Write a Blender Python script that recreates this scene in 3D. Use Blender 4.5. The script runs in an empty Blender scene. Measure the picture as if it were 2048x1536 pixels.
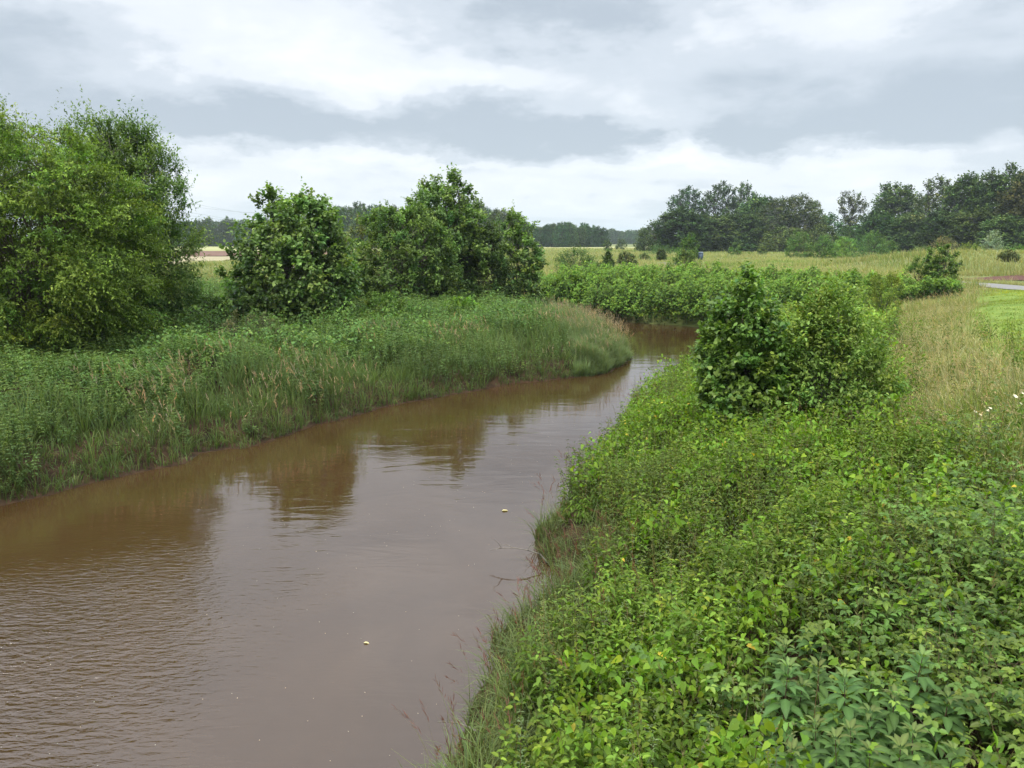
import bpy, math, random
import numpy as np
R = math.radians
sc = bpy.context.scene
rng = np.random.default_rng(11)

# ------------------------------------------------------------------ camera
CAMH, PITCH, FPX = 5.0, R(10.1), 1607.0
cam_d = bpy.data.cameras.new('camera'); cam = bpy.data.objects.new('camera', cam_d)
sc.collection.objects.link(cam); sc.camera = cam
cam.location = (0, 0, CAMH); cam.rotation_euler = (R(90) - PITCH, 0, 0)
cam_d.sensor_width = 36; cam_d.lens = 36 * FPX / 2048; cam_d.clip_end = 6000

# ------------------------------------------------------------------ render
sc.view_settings.view_transform = 'Standard'; sc.view_settings.look = 'None'
sc.view_settings.exposure = 0.82; sc.view_settings.gamma = 1
cy = sc.cycles
cy.max_bounces = 7; cy.diffuse_bounces = 4; cy.glossy_bounces = 3; cy.transmission_bounces = 4
cy.transparent_max_bounces = 8; cy.volume_bounces = 1
cy.caustics_reflective = False; cy.caustics_refractive = False
cy.use_denoising = True
try: cy.denoising_prefilter = 'ACCURATE'
except Exception: pass

# ------------------------------------------------------------------ world
SUN_EL, SUN_AZ = R(52), R(215)          # azimuth clockwise from +Y (behind and to the left)
w = bpy.data.worlds.new('World'); sc.world = w; w.use_nodes = True
nt = w.node_tree; nt.nodes.clear()
def nn(t, tree=None, **k):
    n = (tree or nt).nodes.new(t)
    for a, b in k.items(): setattr(n, a, b)
    return n
def m(op, a, b=None, c=None, tree=None, clamp=False):
    t = tree or nt
    n = t.nodes.new('ShaderNodeMath'); n.operation = op; n.use_clamp = clamp
    for i, v in enumerate((a, b, c)):
        if v is None: continue
        if isinstance(v, (int, float)): n.inputs[i].default_value = v
        else: t.links.new(v, n.inputs[i])
    return n.outputs[0]
L = nt.links.new
sky = nn('ShaderNodeTexSky', sky_type='NISHITA', sun_disc=False, sun_elevation=SUN_EL, sun_rotation=SUN_AZ)
tc = nn('ShaderNodeTexCoord'); sx = nn('ShaderNodeSeparateXYZ'); L(tc.outputs['Generated'], sx.inputs[0])
X, Y, Z = sx.outputs
az = m('ARCTAN2', X, Y); el = m('ARCSINE', Z)
zc = m('ADD', m('MAXIMUM', Z, 0.0), 0.10)
cv = nn('ShaderNodeCombineXYZ'); L(m('DIVIDE', X, zc), cv.inputs[0]); L(m('DIVIDE', Y, zc), cv.inputs[1])
def noise(vec, scale, detail=6, rough=.55, dist=0.0, tree=None, dim='3D'):
    n = nn('ShaderNodeTexNoise', tree); n.noise_dimensions = dim
    (tree or nt).links.new(vec, n.inputs['Vector'])
    n.inputs['Scale'].default_value = scale; n.inputs['Detail'].default_value = detail
    n.inputs['Roughness'].default_value = rough; n.inputs['Distortion'].default_value = dist
    return n
n1 = noise(cv.outputs[0], 1.1, 7, .5, .3).outputs['Fac']
n2 = noise(cv.outputs[0], 0.42, 5, .5, .2).outputs['Fac']
av = nn('ShaderNodeCombineXYZ'); L(az, av.inputs[0]); L(m('MULTIPLY', el, 2.2), av.inputs[1])
nw = noise(av.outputs[0], 6.5, 8, .62)
nsep = nn('ShaderNodeSeparateColor'); L(nw.outputs['Color'], nsep.inputs[0])
nf = noise(av.outputs[0], 9.0, 7, .6, .3).outputs['Fac']
azw = m('ADD', az, m('MULTIPLY', m('SUBTRACT', nsep.outputs[0], .5), .34))
elw = m('ADD', el, m('MULTIPLY', m('SUBTRACT', nsep.outputs[1], .5), .13))
def ang(px, py):
    u, v = (px - 1024) / FPX, (768 - py) / FPX
    d = np.array([u, math.cos(PITCH) + v * math.sin(PITCH), -math.sin(PITCH) + v * math.cos(PITCH)]); d /= np.linalg.norm(d)
    return math.atan2(d[0], d[1]), math.asin(d[2])
val = m('ADD', m('ADD', .50, m('MULTIPLY', m('SUBTRACT', n2, .5), .8)), m('MULTIPLY', m('SUBTRACT', n1, .5), .75))
# big cloud bodies: centre px, size px, amount (negative = grey belly, positive = bright)
for (px, py, sxp, syp, amt) in [
    (640, 250, 440, 50, -.42), (1080, 262, 230, 45, -.34), (300, 215, 260, 60, -.22), (0, 80, 200, 60, -.45),
    (1150, 40, 260, 55, -.50), (1750, 200, 380, 85, -.32), (1500, 265, 260, 30, -.22), (1980, 30, 160, 40, -.30), (2000, 280, 260, 40, -.2),
    (560, 60, 300, 80, .26), (760, 140, 240, 50, .22), (1560, 30, 180, 45, .22), (1330, 285, 70, 40, .62), (1480, 330, 300, 24, .20),
    (700, 330, 420, 20, .26), (1000, 345, 300, 16, .2), (1000, 385, 900, 18, .18), (1230, 215, 90, 24, .25), (1700, 335, 260, 30, .2)]:
    a0, e0 = ang(px, py); ws, hs = sxp / FPX, syp / FPX
    dx = m('DIVIDE', m('SUBTRACT', azw, a0), ws); dy = m('DIVIDE', m('SUBTRACT', elw, e0), hs)
    g = m('EXPONENT', m('MULTIPLY', m('ADD', m('MULTIPLY', dx, dx), m('MULTIPLY', dy, dy)), -.9))
    val = m('MULTIPLY_ADD', g, amt, val)
val = m('ADD', val, m('MULTIPLY', m('SUBTRACT', nf, .5), .55))
ramp = nn('ShaderNodeValToRGB'); L(val, ramp.inputs[0])
cr = ramp.color_ramp; cr.interpolation = 'EASE'
cr.elements[0].position = .05; cr.elements[0].color = (.305, .348, .395, 1)
cr.elements[1].position = .95; cr.elements[1].color = (.605, .625, .645, 1)
e = cr.elements.new(.40); e.color = (.415, .455, .50, 1)
e = cr.elements.new(.62); e.color = (.52, .55, .585, 1)
# pale blue clear air low on the horizon
hz = m('EXPONENT', m('MULTIPLY', m('MAXIMUM', el, 0.0), -26.0))
mixh = nn('ShaderNodeMix', data_type='RGBA'); L(m('MULTIPLY', hz, .75), mixh.inputs[0]); L(ramp.outputs[0], mixh.inputs[6])
mixh.inputs[7].default_value = (.42, .49, .55, 1)
# cloud light (x10 for background strength 0.1) over the physical sky; the cloud deck is brighter towards the zenith
zen = m('ADD', 1.0, m('MULTIPLY', m('MULTIPLY', m('MAXIMUM', m('SUBTRACT', Z, .28), 0), 1.0), 3.6))
sc10 = nn('ShaderNodeVectorMath', operation='SCALE'); L(mixh.outputs[2], sc10.inputs[0]); L(m('MULTIPLY', zen, 10.0), sc10.inputs['Scale'])
mixs = nn('ShaderNodeMix', data_type='RGBA'); mixs.inputs[0].default_value = .94
L(sky.outputs[0], mixs.inputs[6]); L(sc10.outputs[0], mixs.inputs[7])
bg = nn('ShaderNodeBackground'); bg.inputs['Strength'].default_value = .1; L(mixs.outputs[2], bg.inputs['Color'])
wo = nn('ShaderNodeOutputWorld'); L(bg.outputs[0], wo.inputs['Surface'])

sd = bpy.data.lights.new('sun', 'SUN'); sd.energy = 1.5; sd.angle = R(14); sd.color = (1, .95, .88)
sun = bpy.data.objects.new('sun', sd); sc.collection.objects.link(sun)
sdir = np.array([math.sin(SUN_AZ) * math.cos(SUN_EL), math.cos(SUN_AZ) * math.cos(SUN_EL), math.sin(SUN_EL)])
from mathutils import Vector
sun.rotation_euler = Vector(-sdir).to_track_quat('-Z', 'Y').to_euler(); sun.location = (0, 0, 60)

# ------------------------------------------------------------------ helpers
def W(px, py, z=0.0):
    """photo pixel -> point on the horizontal plane z"""
    u, v = (px - 1024) / FPX, (768 - py) / FPX
    d = np.array([u, math.cos(PITCH) + v * math.sin(PITCH), -math.sin(PITCH) + v * math.cos(PITCH)])
    t = (z - CAMH) / d[2]
    return d[0] * t, d[1] * t
def ztop(py, Yd):
    v = (768 - py) / FPX
    return CAMH + Yd * (-math.sin(PITCH) + v * math.cos(PITCH)) / (math.cos(PITCH) + v * math.sin(PITCH))
def xat(px, Yd, z=2.0):
    return (px - 1024) / FPX * (Yd * math.cos(PITCH) + (CAMH - z) * math.sin(PITCH))

def hash2(ix, iy, s):
    h = (ix.astype(np.int64) * 374761393 + iy.astype(np.int64) * 668265263 + s * 1442695041) & 0x7fffffff
    h = ((h ^ (h >> 13)) * 1274126177) & 0x7fffffff
    return ((h ^ (h >> 16)) & 0xffff) / 65535.0
def vnoise(x, y, scale, s=0):
    x = np.asarray(x, float) / scale; y = np.asarray(y, float) / scale
    ix, iy = np.floor(x), np.floor(y); fx, fy = x - ix, y - iy
    fx = fx * fx * (3 - 2 * fx); fy = fy * fy * (3 - 2 * fy)
    a, b, c, d = hash2(ix, iy, s), hash2(ix + 1, iy, s), hash2(ix, iy + 1, s), hash2(ix + 1, iy + 1, s)
    return (a * (1 - fx) + b * fx) * (1 - fy) + (c * (1 - fx) + d * fx) * fy
def fbm(x, y, scale, s=0):
    return (vnoise(x, y, scale, s) + .5 * vnoise(x, y, scale / 2.1, s + 1) + .25 * vnoise(x, y, scale / 4.3, s + 2)) / 1.75
def sst(a, b, x):
    t = np.clip((np.asarray(x, float) - a) / (b - a), 0, 1); return t * t * (3 - 2 * t)
def nrm(v): return v / np.maximum(np.linalg.norm(v, axis=-1, keepdims=True), 1e-9)
def cross(a, b): return np.cross(a, b)

class MB:
    """collects quads with a colour per vertex; build() links them as one mesh object"""
    def __init__(s): s.v, s.f, s.c, s.n = [], [], [], 0
    def add(s, v, f, c):
        s.v.append(np.asarray(v, np.float32)); s.f.append((np.asarray(f) + s.n).astype(np.int32))
        c = np.asarray(c, np.float32)
        if c.ndim == 1: c = np.tile(c, (len(v), 1))
        s.c.append(c); s.n += len(v)
    def mesh(s, name):
        v = np.concatenate(s.v); f = np.concatenate(s.f); c = np.concatenate(s.c)
        me = bpy.data.meshes.new(name)
        me.vertices.add(len(v)); me.vertices.foreach_set('co', v.ravel())
        me.loops.add(f.size); me.loops.foreach_set('vertex_index', f.ravel())
        me.polygons.add(len(f)); me.polygons.foreach_set('loop_start', np.arange(0, f.size, 4, dtype=np.int32))
        at = me.color_attributes.new('col', 'FLOAT_COLOR', 'POINT')
        at.data.foreach_set('color', np.concatenate([np.clip(c, 0, 1), np.ones((len(c), 1), np.float32)], 1).ravel())
        me.update(calc_edges=True)
        return me
    def build(s, name, mat, parent=None, smooth=False):
        me = s.mesh(name); me.materials.append(mat)
        if smooth: me.polygons.foreach_set('use_smooth', np.ones(len(me.polygons), bool))
        o = bpy.data.objects.new(name, me); sc.collection.objects.link(o)
        if parent: o.parent = parent
        return o

TPL = {  # leaf outlines: u along, v across, w up
 'd': ([(0,0,0),(.42,.5,.05),(1,0,-.12),(.42,-.5,.05)], [(0,1,2,3)]),
 'o': ([(0,0,0),(.25,.46,.10),(.68,.36,.05),(1,0,-.20),(.68,-.36,.05),(.25,-.46,.10)], [(0,1,2,3),(0,3,4,5)]),
 'h': ([(0,0,0),(-.06,.30,.05),(.22,.50,.08),(.62,.30,.02),(1,0,-.18),(.62,-.30,.02),(.22,-.50,.08),(-.06,-.30,.05)], [(0,1,2,3),(0,3,4,5),(0,5,6,7)]),
 'l': ([(0,0,0),(.30,.45,.10),(.65,.42,.0),(1,0,-.35),(.65,-.42,.0),(.30,-.45,.10),(.35,0,.02),(.70,0,-.08)], [(0,1,6,5),(6,1,2,7),(6,7,4,5),(7,2,3,4)]),
 'm': ([(0,0,0),(.05,.48,.04),(.45,.30,.05),(.62,.62,-.05),(.68,.22,.03),(1.05,0,-.15),(.68,-.22,.03),(.62,-.62,-.05),(.45,-.30,.05),(.05,-.48,.04)],
       [(0,1,2,8),(2,3,4,8),(8,4,6,7),(8,0,9,8)][:3] + [(4,5,6,8),(0,8,9,9)][:1]),
}
def leaves(mb, P, D, N, Ln, Wd, C, kind='d'):
    if len(P) == 0: return
    tv, tf = TPL[kind]; tv = np.array(tv, float); tf = np.array(tf); k = len(tv)
    D = nrm(D); T = nrm(cross(D, N)); N2 = cross(T, D)
    Ln = np.broadcast_to(Ln, (len(P),)); Wd = np.broadcast_to(Wd, (len(P),))
    V = (P[:, None, :] + D[:, None, :] * (tv[None, :, 0:1] * Ln[:, None, None])
         + T[:, None, :] * (tv[None, :, 1:2] * Wd[:, None, None]) + N2[:, None, :] * (tv[None, :, 2:3] * Ln[:, None, None]))
    F = tf[None] + (np.arange(len(P)) * k)[:, None, None]
    CC = np.repeat(C, k, axis=0)
    if kind == 'l': CC = (CC.reshape(-1, k, 3) * np.array([1.5, .95, .9, 1, .9, .95, 1.45, 1.3])[None, :, None]).reshape(-1, 3)   # pale midrib
    mb.add(V.reshape(-1, 3), F.reshape(-1, 4), CC)
def blades(mb, P, A, Ln, Wd, bend, C0, C1, segs=3, tw=None):
    """grass blades: root P, lean azimuth A, bend 0..1, colours root->tip"""
    n = len(P)
    if n == 0: return
    hd = np.stack([np.cos(A), np.sin(A), np.zeros(n)], 1)
    ta = A + math.pi / 2 + (rng.uniform(-1.2, 1.2, n) if tw is None else tw)
    sd_ = np.stack([np.cos(ta), np.sin(ta), np.zeros(n)], 1)
    V, C = [], []
    for i in range(segs + 1):
        t = i / segs
        up = Ln * (t - .55 * bend * t ** 2.4); out = Ln * bend * t ** 1.9 * .85
        p = P + hd * out[:, None]; p[:, 2] += up
        wv = Wd * (.12 if i == segs else (1 - t ** 2 * .75)) * .5
        V += [p - sd_ * wv[:, None], p + sd_ * wv[:, None]]
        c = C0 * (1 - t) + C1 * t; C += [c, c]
    k = 2 * (segs + 1)
    V = np.stack(V, 1).reshape(-1, 3); C = np.stack(C, 1).reshape(-1, 3)
    tf = np.array([(2 * i, 2 * i + 1, 2 * i + 3, 2 * i + 2) for i in range(segs)])
    F = tf[None] + (np.arange(n) * k)[:, None, None]
    mb.add(V, F.reshape(-1, 4), C)
def tube(mb, pts, rad, col, sides=6):
    pts = np.asarray(pts, float); rad = np.broadcast_to(rad, (len(pts),)); n = len(pts)
    tg = nrm(np.gradient(pts, axis=0))
    ref = np.array([.3, .9, .1]) if abs(tg[:, 2]).mean() > .5 else np.array([0, 0, 1.])
    a = nrm(cross(tg, ref)); b = cross(tg, a)
    th = np.linspace(0, 2 * math.pi, sides, endpoint=False)
    V = pts[:, None] + rad[:, None, None] * (np.cos(th)[None, :, None] * a[:, None] + np.sin(th)[None, :, None] * b[:, None])
    F = [(i * sides + j, i * sides + (j + 1) % sides, (i + 1) * sides + (j + 1) % sides, (i + 1) * sides + j) for i in range(n - 1) for j in range(sides)]
    mb.add(V.reshape(-1, 3), F, col)
def cvar(n, col, dv=.25, dh=.12):
    """n colours around col: brightness and yellow-blue hue jitter"""
    col = np.asarray(col, float)
    b = np.exp(np.clip(rng.normal(0, dv, (n, 1)), -2 * dv, 1.5 * dv)); h = np.clip(rng.normal(0, dh, n), -.14, .40)
    c = col[None] * b * np.stack([1 + h, np.ones(n), 1 - h * .8], 1)
    return np.clip(c, .004, .95)

# ------------------------------------------------------------------ materials
def mat_new(name):
    mt = bpy.data.materials.new(name); mt.use_nodes = True; mt.node_tree.nodes.clear(); return mt, mt.node_tree
def leaf_mat(name, trans=.35, rough=.5, spec=.35, objvar=0.0):
    mt, t = mat_new(name)
    at = nn('ShaderNodeAttribute', t, attribute_name='col')
    col = at.outputs['Color']
    if objvar:
        oi = nn('ShaderNodeObjectInfo', t); hs = nn('ShaderNodeHueSaturation', t)
        t.links.new(m('ADD', .5 - objvar * .04, m('MULTIPLY', oi.outputs['Random'], objvar * .08, tree=t), tree=t), hs.inputs['Hue'])
        t.links.new(m('ADD', 1 - objvar * .3, m('MULTIPLY', m('FRACT', m('MULTIPLY', oi.outputs['Random'], 7.31, tree=t), tree=t), objvar * .6, tree=t), tree=t), hs.inputs['Value'])
        t.links.new(col, hs.inputs['Color']); col = hs.outputs[0]
    wm = nn('ShaderNodeMix', t, data_type='RGBA', blend_type='MULTIPLY'); wm.inputs[0].default_value = 1; t.links.new(col, wm.inputs[6])
    wm.inputs[7].default_value = (1.06, 1.0, .88, 1); col = wm.outputs[2]
    p = nn('ShaderNodeBsdfPrincipled', t); t.links.new(col, p.inputs['Base Color'])
    p.inputs['Roughness'].default_value = rough; p.inputs['Specular IOR Level'].default_value = spec
    tr = nn('ShaderNodeBsdfTranslucent', t)
    hs2 = nn('ShaderNodeMix', t, data_type='RGBA', blend_type='MULTIPLY'); hs2.inputs[0].default_value = 1
    t.links.new(col, hs2.inputs[6]); hs2.inputs[7].default_value = (1.25, 1.35, .55, 1); t.links.new(hs2.outputs[2], tr.inputs['Color'])
    mx = nn('ShaderNodeMixShader', t); mx.inputs[0].default_value = trans
    t.links.new(p.outputs[0], mx.inputs[1]); t.links.new(tr.outputs[0], mx.inputs[2])
    o = nn('ShaderNodeOutputMaterial', t); t.links.new(mx.outputs[0], o.inputs['Surface'])
    return mt
M_LEAF = leaf_mat('leaf', .35, .55, .22); M_GLOSS = leaf_mat('glossy_leaf', .34, .42, .30); M_GRASS = leaf_mat('grass_blade', .35, .6, .2)
M_FAR = leaf_mat('far_leaf', .15, .75, .15, objvar=1.0)
def noise_mat(name, c1, c2, scale, c3=None, rough=.9, bump=.0, bscale=20, stretch=(1, 1, 1)):
    mt, t = mat_new(name)
    g = nn('ShaderNodeNewGeometry', t); mp = nn('ShaderNodeMapping', t); t.links.new(g.outputs['Position'], mp.inputs[0]); mp.inputs['Scale'].default_value = stretch
    n = noise(mp.outputs[0], scale, 8, .62, .2, tree=t)
    r = nn('ShaderNodeValToRGB', t); t.links.new(n.outputs['Fac'], r.inputs[0])
    r.color_ramp.elements[0].position = .33; r.color_ramp.elements[0].color = (*c1, 1)
    r.color_ramp.elements[1].position = .67; r.color_ramp.elements[1].color = (*c2, 1)
    if c3: e = r.color_ramp.elements.new(.5); e.color = (*c3, 1)
    p = nn('ShaderNodeBsdfPrincipled', t); t.links.new(r.outputs[0], p.inputs['Base Color']); p.inputs['Roughness'].default_value = rough
    p.inputs['Specular IOR Level'].default_value = .2
    if bump:
        nb = noise(g.outputs['Position'], bscale, 6, .6, tree=t); b = nn('ShaderNodeBump', t); b.inputs['Distance'].default_value = bump
        t.links.new(nb.outputs['Fac'], b.inputs['Height']); t.links.new(b.outputs[0], p.inputs['Normal'])
    o = nn('ShaderNodeOutputMaterial', t); t.links.new(p.outputs[0], o.inputs['Surface'])
    return mt
def bark_mat(name):
    mt, t = mat_new(name)
    at = nn('ShaderNodeAttribute', t, attribute_name='col'); g = nn('ShaderNodeTexCoord', t)
    n = noise(g.outputs['Object'], 14, 6, .7, .4, tree=t)
    mx = nn('ShaderNodeMix', t, data_type='RGBA', blend_type='MULTIPLY'); mx.inputs[0].default_value = .8
    t.links.new(at.outputs['Color'], mx.inputs[6]); t.links.new(n.outputs['Fac'], mx.inputs[7])
    p = nn('ShaderNodeBsdfPrincipled', t); p.inputs['Roughness'].default_value = .9; t.links.new(mx.outputs[2], p.inputs['Base Color'])
    b = nn('ShaderNodeBump', t); b.inputs['Distance'].default_value = .02; t.links.new(n.outputs['Fac'], b.inputs['Height']); t.links.new(b.outputs[0], p.inputs['Normal'])
    o = nn('ShaderNodeOutputMaterial', t); t.links.new(p.outputs[0], o.inputs['Surface']); return mt
M_BARK = bark_mat('bark')

def tag(o, label=None, cat=None, group=None, kind=None):
    if label: o['label'] = label
    if cat: o['category'] = cat
    if group: o['group'] = group
    if kind: o['kind'] = kind
    return o

# ------------------------------------------------------------------ river banks (metres; camera at the origin, looking along +Y)
LB = [(-46, -30), (-30, -14), (-20, 0), (-14.5, 7.5), (-9.7, 14.9), (-8.7, 16.0), (-8.2, 17.0), (-6.6, 19.3), (-5.1, 21.9), (-3.3, 24.6), (-1.6, 26.4),
      (-.4, 27.4), (1.4, 28.9), (3.4, 30.4), (4.2, 31.9), (4.9, 34.4), (5.2, 37.6), (4.8, 41.0), (3.2, 45.0), (-.6, 50.0), (-7, 57), (-18, 67), (-36, 78), (-70, 88), (-140, 100)]
RB = [(-30, -36), (-14, -16), (-6, -4), (-2.6, 3.0), (-.95, 6.6), (-.55, 8.2), (-.05, 9.3), (.55, 10.7), (.50, 12.0), (.62, 13.4), (1.0, 15.0), (1.6, 16.4), (2.5, 19.3), (3.4, 22.0),
      (4.3, 24.3), (5.6, 26.8), (7.0, 29.2), (9.6, 33.0), (12.0, 37.5), (13.3, 42.0), (12.6, 45.6), (10.0, 48.2), (6.8, 50.4), (3.6, 54.0), (-2, 61.0), (-12, 71.5), (-32, 84.5), (-68, 97), (-140, 110)]
LBA, RBA = np.array(LB, float), np.array(RB, float)
POLY = np.concatenate([LBA, RBA[::-1]])
def dseg(x, y, pts):
    best = np.full(x.shape, 1e9)
    for (ax, ay), (bx, by) in zip(pts[:-1], pts[1:]):
        dx, dy = bx - ax, by - ay
        t = np.clip(((x - ax) * dx + (y - ay) * dy) / (dx * dx + dy * dy), 0, 1)
        best = np.minimum(best, (x - ax - t * dx) ** 2 + (y - ay - t * dy) ** 2)
    return np.sqrt(best)
def inside(x, y):
    c = np.zeros(x.shape, bool); n = len(POLY)
    for i in range(n):
        x1, y1 = POLY[i]; x2, y2 = POLY[(i + 1) % n]
        if y1 == y2: continue
        k = ((y1 > y) != (y2 > y)) & (x < (x2 - x1) * (y - y1) / (y2 - y1) + x1); c ^= k
    return c
def bank(x, y):
    """signed distance to the water's edge (positive on land) and True where the right bank is nearer"""
    x = np.asarray(x, float); y = np.asarray(y, float)
    xw = x + (vnoise(x, y, 1.6, 5) - .5) * .9 + (vnoise(x, y, .5, 15) - .5) * .3; yw = y + (vnoise(x, y, 1.6, 6) - .5) * .9 + (vnoise(x, y, .5, 16) - .5) * .3
    dl, dr = dseg(xw, yw, LBA), dseg(xw, yw, RBA)
    s = np.where(inside(xw, yw), -1, 1)
    return s * np.minimum(dl, dr), dr < dl
def ground(x, y):
    x = np.asarray(x, float); y = np.asarray(y, float)
    d, right = bank(x, y); dp = np.maximum(d, 0)
    zl = .50 * sst(0, .7, dp) + .80 * sst(.4, 4.5, dp)
    nearR = sst(46, 34, y)
    zr = nearR * (.45 * sst(0, .8, dp) + .75 * sst(.5, 4, dp) + 1.1 * sst(3, 12, dp)) + (1 - nearR) * (.5 * sst(0, .8, dp) + .5 * sst(.8, 5, dp) + 1.1 * sst(5, 15, dp))
    far = sst(70, 140, y)
    zl = zl + far * .3; zr = zr - far * .3
    z = np.where(right, zr, zl)
    z = z + (fbm(x, y, 6, 3) - .5) * .22 * sst(0, 3, dp) + (vnoise(x, y, 1.9, 17) - .5) * .38 * sst(.2, 2.5, dp) * sst(70, 40, y) * (x < 8)
    # grass embankment on the right beyond the path
    cx = 84 + (x - 30) * -.10
    z = z + 1.7 * sst(26, 46, x) * np.exp(-((y - cx) / 7.5) ** 2) + .35 * sst(4, 14, x) * sst(30, 24, x) * np.exp(-((y - 100) / 8) ** 2)
    z = np.where(d < 0, -.9 * sst(0, -1.6, d), z)
    return z

# ------------------------------------------------------------------ ground sheet
def axis(fine0, fine1, step, ext, grow):
    a = list(np.arange(fine0, fine1 + step * .5, step)); s = step
    while a[-1] < ext[1]: s *= grow; a.append(a[-1] + s)
    s = step
    while a[0] > ext[0]: s *= grow; a.insert(0, a[0] - s)
    return np.array(a)
gx = axis(-22, 22, .28, (-2600, 2600), 1.09); gy = axis(2, 62, .28, (-300, 3800), 1.07)
GX, GY = np.meshgrid(gx, gy); GZ = ground(GX.ravel(), GY.ravel())
nx, ny = len(gx), len(gy)
ii = (np.arange(ny - 1)[:, None] * nx + np.arange(nx - 1)[None]).ravel()
mb = MB(); mb.add(np.stack([GX.ravel(), GY.ravel(), GZ], 1), np.stack([ii, ii + 1, ii + nx + 1, ii + nx], 1), (.1, .1, .1))
mt, t = mat_new('soil_and_turf')
g = nn('ShaderNodeNewGeometry', t); sp = nn('ShaderNodeSeparateXYZ', t); t.links.new(g.outputs['Position'], sp.inputs[0])
na = noise(g.outputs['Position'], .06, 8, .65, .3, tree=t); nb = noise(g.outputs['Position'], 3.0, 8, .7, .2, tree=t)
r1 = nn('ShaderNodeValToRGB', t); t.links.new(na.outputs['Fac'], r1.inputs[0])
r1.color_ramp.elements[0].position = .36; r1.color_ramp.elements[0].color = (.11, .15, .045, 1)
r1.color_ramp.elements[1].position = .64; r1.color_ramp.elements[1].color = (.24, .22, .10, 1)
e = r1.color_ramp.elements.new(.5); e.color = (.16, .19, .06, 1)
r2 = nn('ShaderNodeValToRGB', t); t.links.new(nb.outputs['Fac'], r2.inputs[0])
r2.color_ramp.elements[0].position = .35; r2.color_ramp.elements[0].color = (.022, .014, .008, 1)
r2.color_ramp.elements[1].position = .7; r2.color_ramp.elements[1].color = (.085, .05, .026, 1)
# bare soil under the bank vegetation near the river, turf farther off
fac = m('MAXIMUM', m('MULTIPLY', m('SUBTRACT', sp.outputs[1], 48, tree=t), .06, tree=t, clamp=True), m('MULTIPLY', m('SUBTRACT', sp.outputs[0], 6.5, tree=t), .5, tree=t, clamp=True), tree=t)
mx = nn('ShaderNodeMix', t, data_type='RGBA'); t.links.new(fac, mx.inputs[0]); t.links.new(r2.outputs[0], mx.inputs[6]); t.links.new(r1.outputs[0], mx.inputs[7])
p = nn('ShaderNodeBsdfPrincipled', t); t.links.new(mx.outputs[2], p.inputs['Base Color']); p.inputs['Roughness'].default_value = .95; p.inputs['Specular IOR Level'].default_value = .15
b = nn('ShaderNodeBump', t); b.inputs['Distance'].default_value = .06; t.links.new(nb.outputs['Fac'], b.inputs['Height']); t.links.new(b.outputs[0], p.inputs['Normal'])
o = nn('ShaderNodeOutputMaterial', t); t.links.new(p.outputs[0], o.inputs['Surface'])
tag(mb.build('ground', mt, smooth=True), kind='structure')

# ------------------------------------------------------------------ water
mt, t = mat_new('muddy_water')
g = nn('ShaderNodeNewGeometry', t); sp = nn('ShaderNodeSeparateXYZ', t); t.links.new(g.outputs['Position'], sp.inputs[0])
mp = nn('ShaderNodeMapping', t); t.links.new(g.outputs['Position'], mp.inputs[0]); mp.inputs['Rotation'].default_value = (0, 0, R(-18)); mp.inputs['Scale'].default_value = (.55, 1.5, 1)
mp2 = nn('ShaderNodeMapping', t); t.links.new(g.outputs['Position'], mp2.inputs[0]); mp2.inputs['Rotation'].default_value = (0, 0, R(28)); mp2.inputs['Scale'].default_value = (.6, 1.5, 1)
w1 = noise(mp.outputs[0], 9.0, 3, .5, .6, tree=t).outputs['Fac']; w2 = noise(mp2.outputs[0], 7.0, 3, .5, .6, tree=t).outputs['Fac']
w3 = noise(mp.outputs[0], 1.1, 3, .5, .8, tree=t).outputs['Fac']; wp = noise(g.outputs['Position'], .28, 4, .55, .6, tree=t).outputs['Fac']
# a breezy patch on the near left of the river, calmer water elsewhere
dx = m('DIVIDE', m('ADD', sp.outputs[0], 6.6, tree=t), 2.9, tree=t); dy = m('DIVIDE', m('SUBTRACT', sp.outputs[1], 8.2, tree=t), 3.3, tree=t)
gz = m('EXPONENT', m('MULTIPLY', m('ADD', m('MULTIPLY', dx, dx, tree=t), m('MULTIPLY', dy, dy, tree=t), tree=t), -1.3, tree=t), tree=t)
patch = m('ADD', m('MULTIPLY', gz, 2.0, tree=t), m('MULTIPLY', m('MULTIPLY', m('SUBTRACT', wp, .56, tree=t), 3.0, tree=t, clamp=True), .30, tree=t), tree=t)
amp = m('ADD', .02, m('MULTIPLY', patch, m('ADD', .3, wp, tree=t), tree=t), tree=t)
hgt = m('ADD', m('MULTIPLY', m('ADD', w1, m('MULTIPLY', w2, .8, tree=t), tree=t), amp, tree=t), m('MULTIPLY', w3, .28, tree=t), tree=t)
b = nn('ShaderNodeBump', t); b.inputs['Distance'].default_value = .030; b.inputs['Strength'].default_value = 1; t.links.new(hgt, b.inputs['Height'])
n5 = noise(g.outputs['Position'], .35, 5, .6, .8, tree=t)
r = nn('ShaderNodeValToRGB', t); t.links.new(n5.outputs['Fac'], r.inputs[0])
r.color_ramp.elements[0].position = .35; r.color_ramp.elements[0].color = (.046, .0235, .0085, 1)
r.color_ramp.elements[1].position = .68; r.color_ramp.elements[1].color = (.062, .034, .0145, 1)
p = nn('ShaderNodeBsdfPrincipled', t); t.links.new(r.outputs[0], p.inputs['Base Color']); p.inputs['Roughness'].default_value = .04; p.inputs['IOR'].default_value = 1.45
p.inputs['Specular IOR Level'].default_value = .9
t.links.new(b.outputs[0], p.inputs['Normal'])
o = nn('ShaderNodeOutputMaterial', t); t.links.new(p.outputs[0], o.inputs['Surface'])
mb = MB(); mb.add([(-160, -40, 0), (40, -40, 0), (40, 130, 0), (-160, 130, 0)], [(0, 1, 2, 3)], (.1, .1, .1))
tag(mb.build('river_water', mt), kind='structure')

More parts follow.
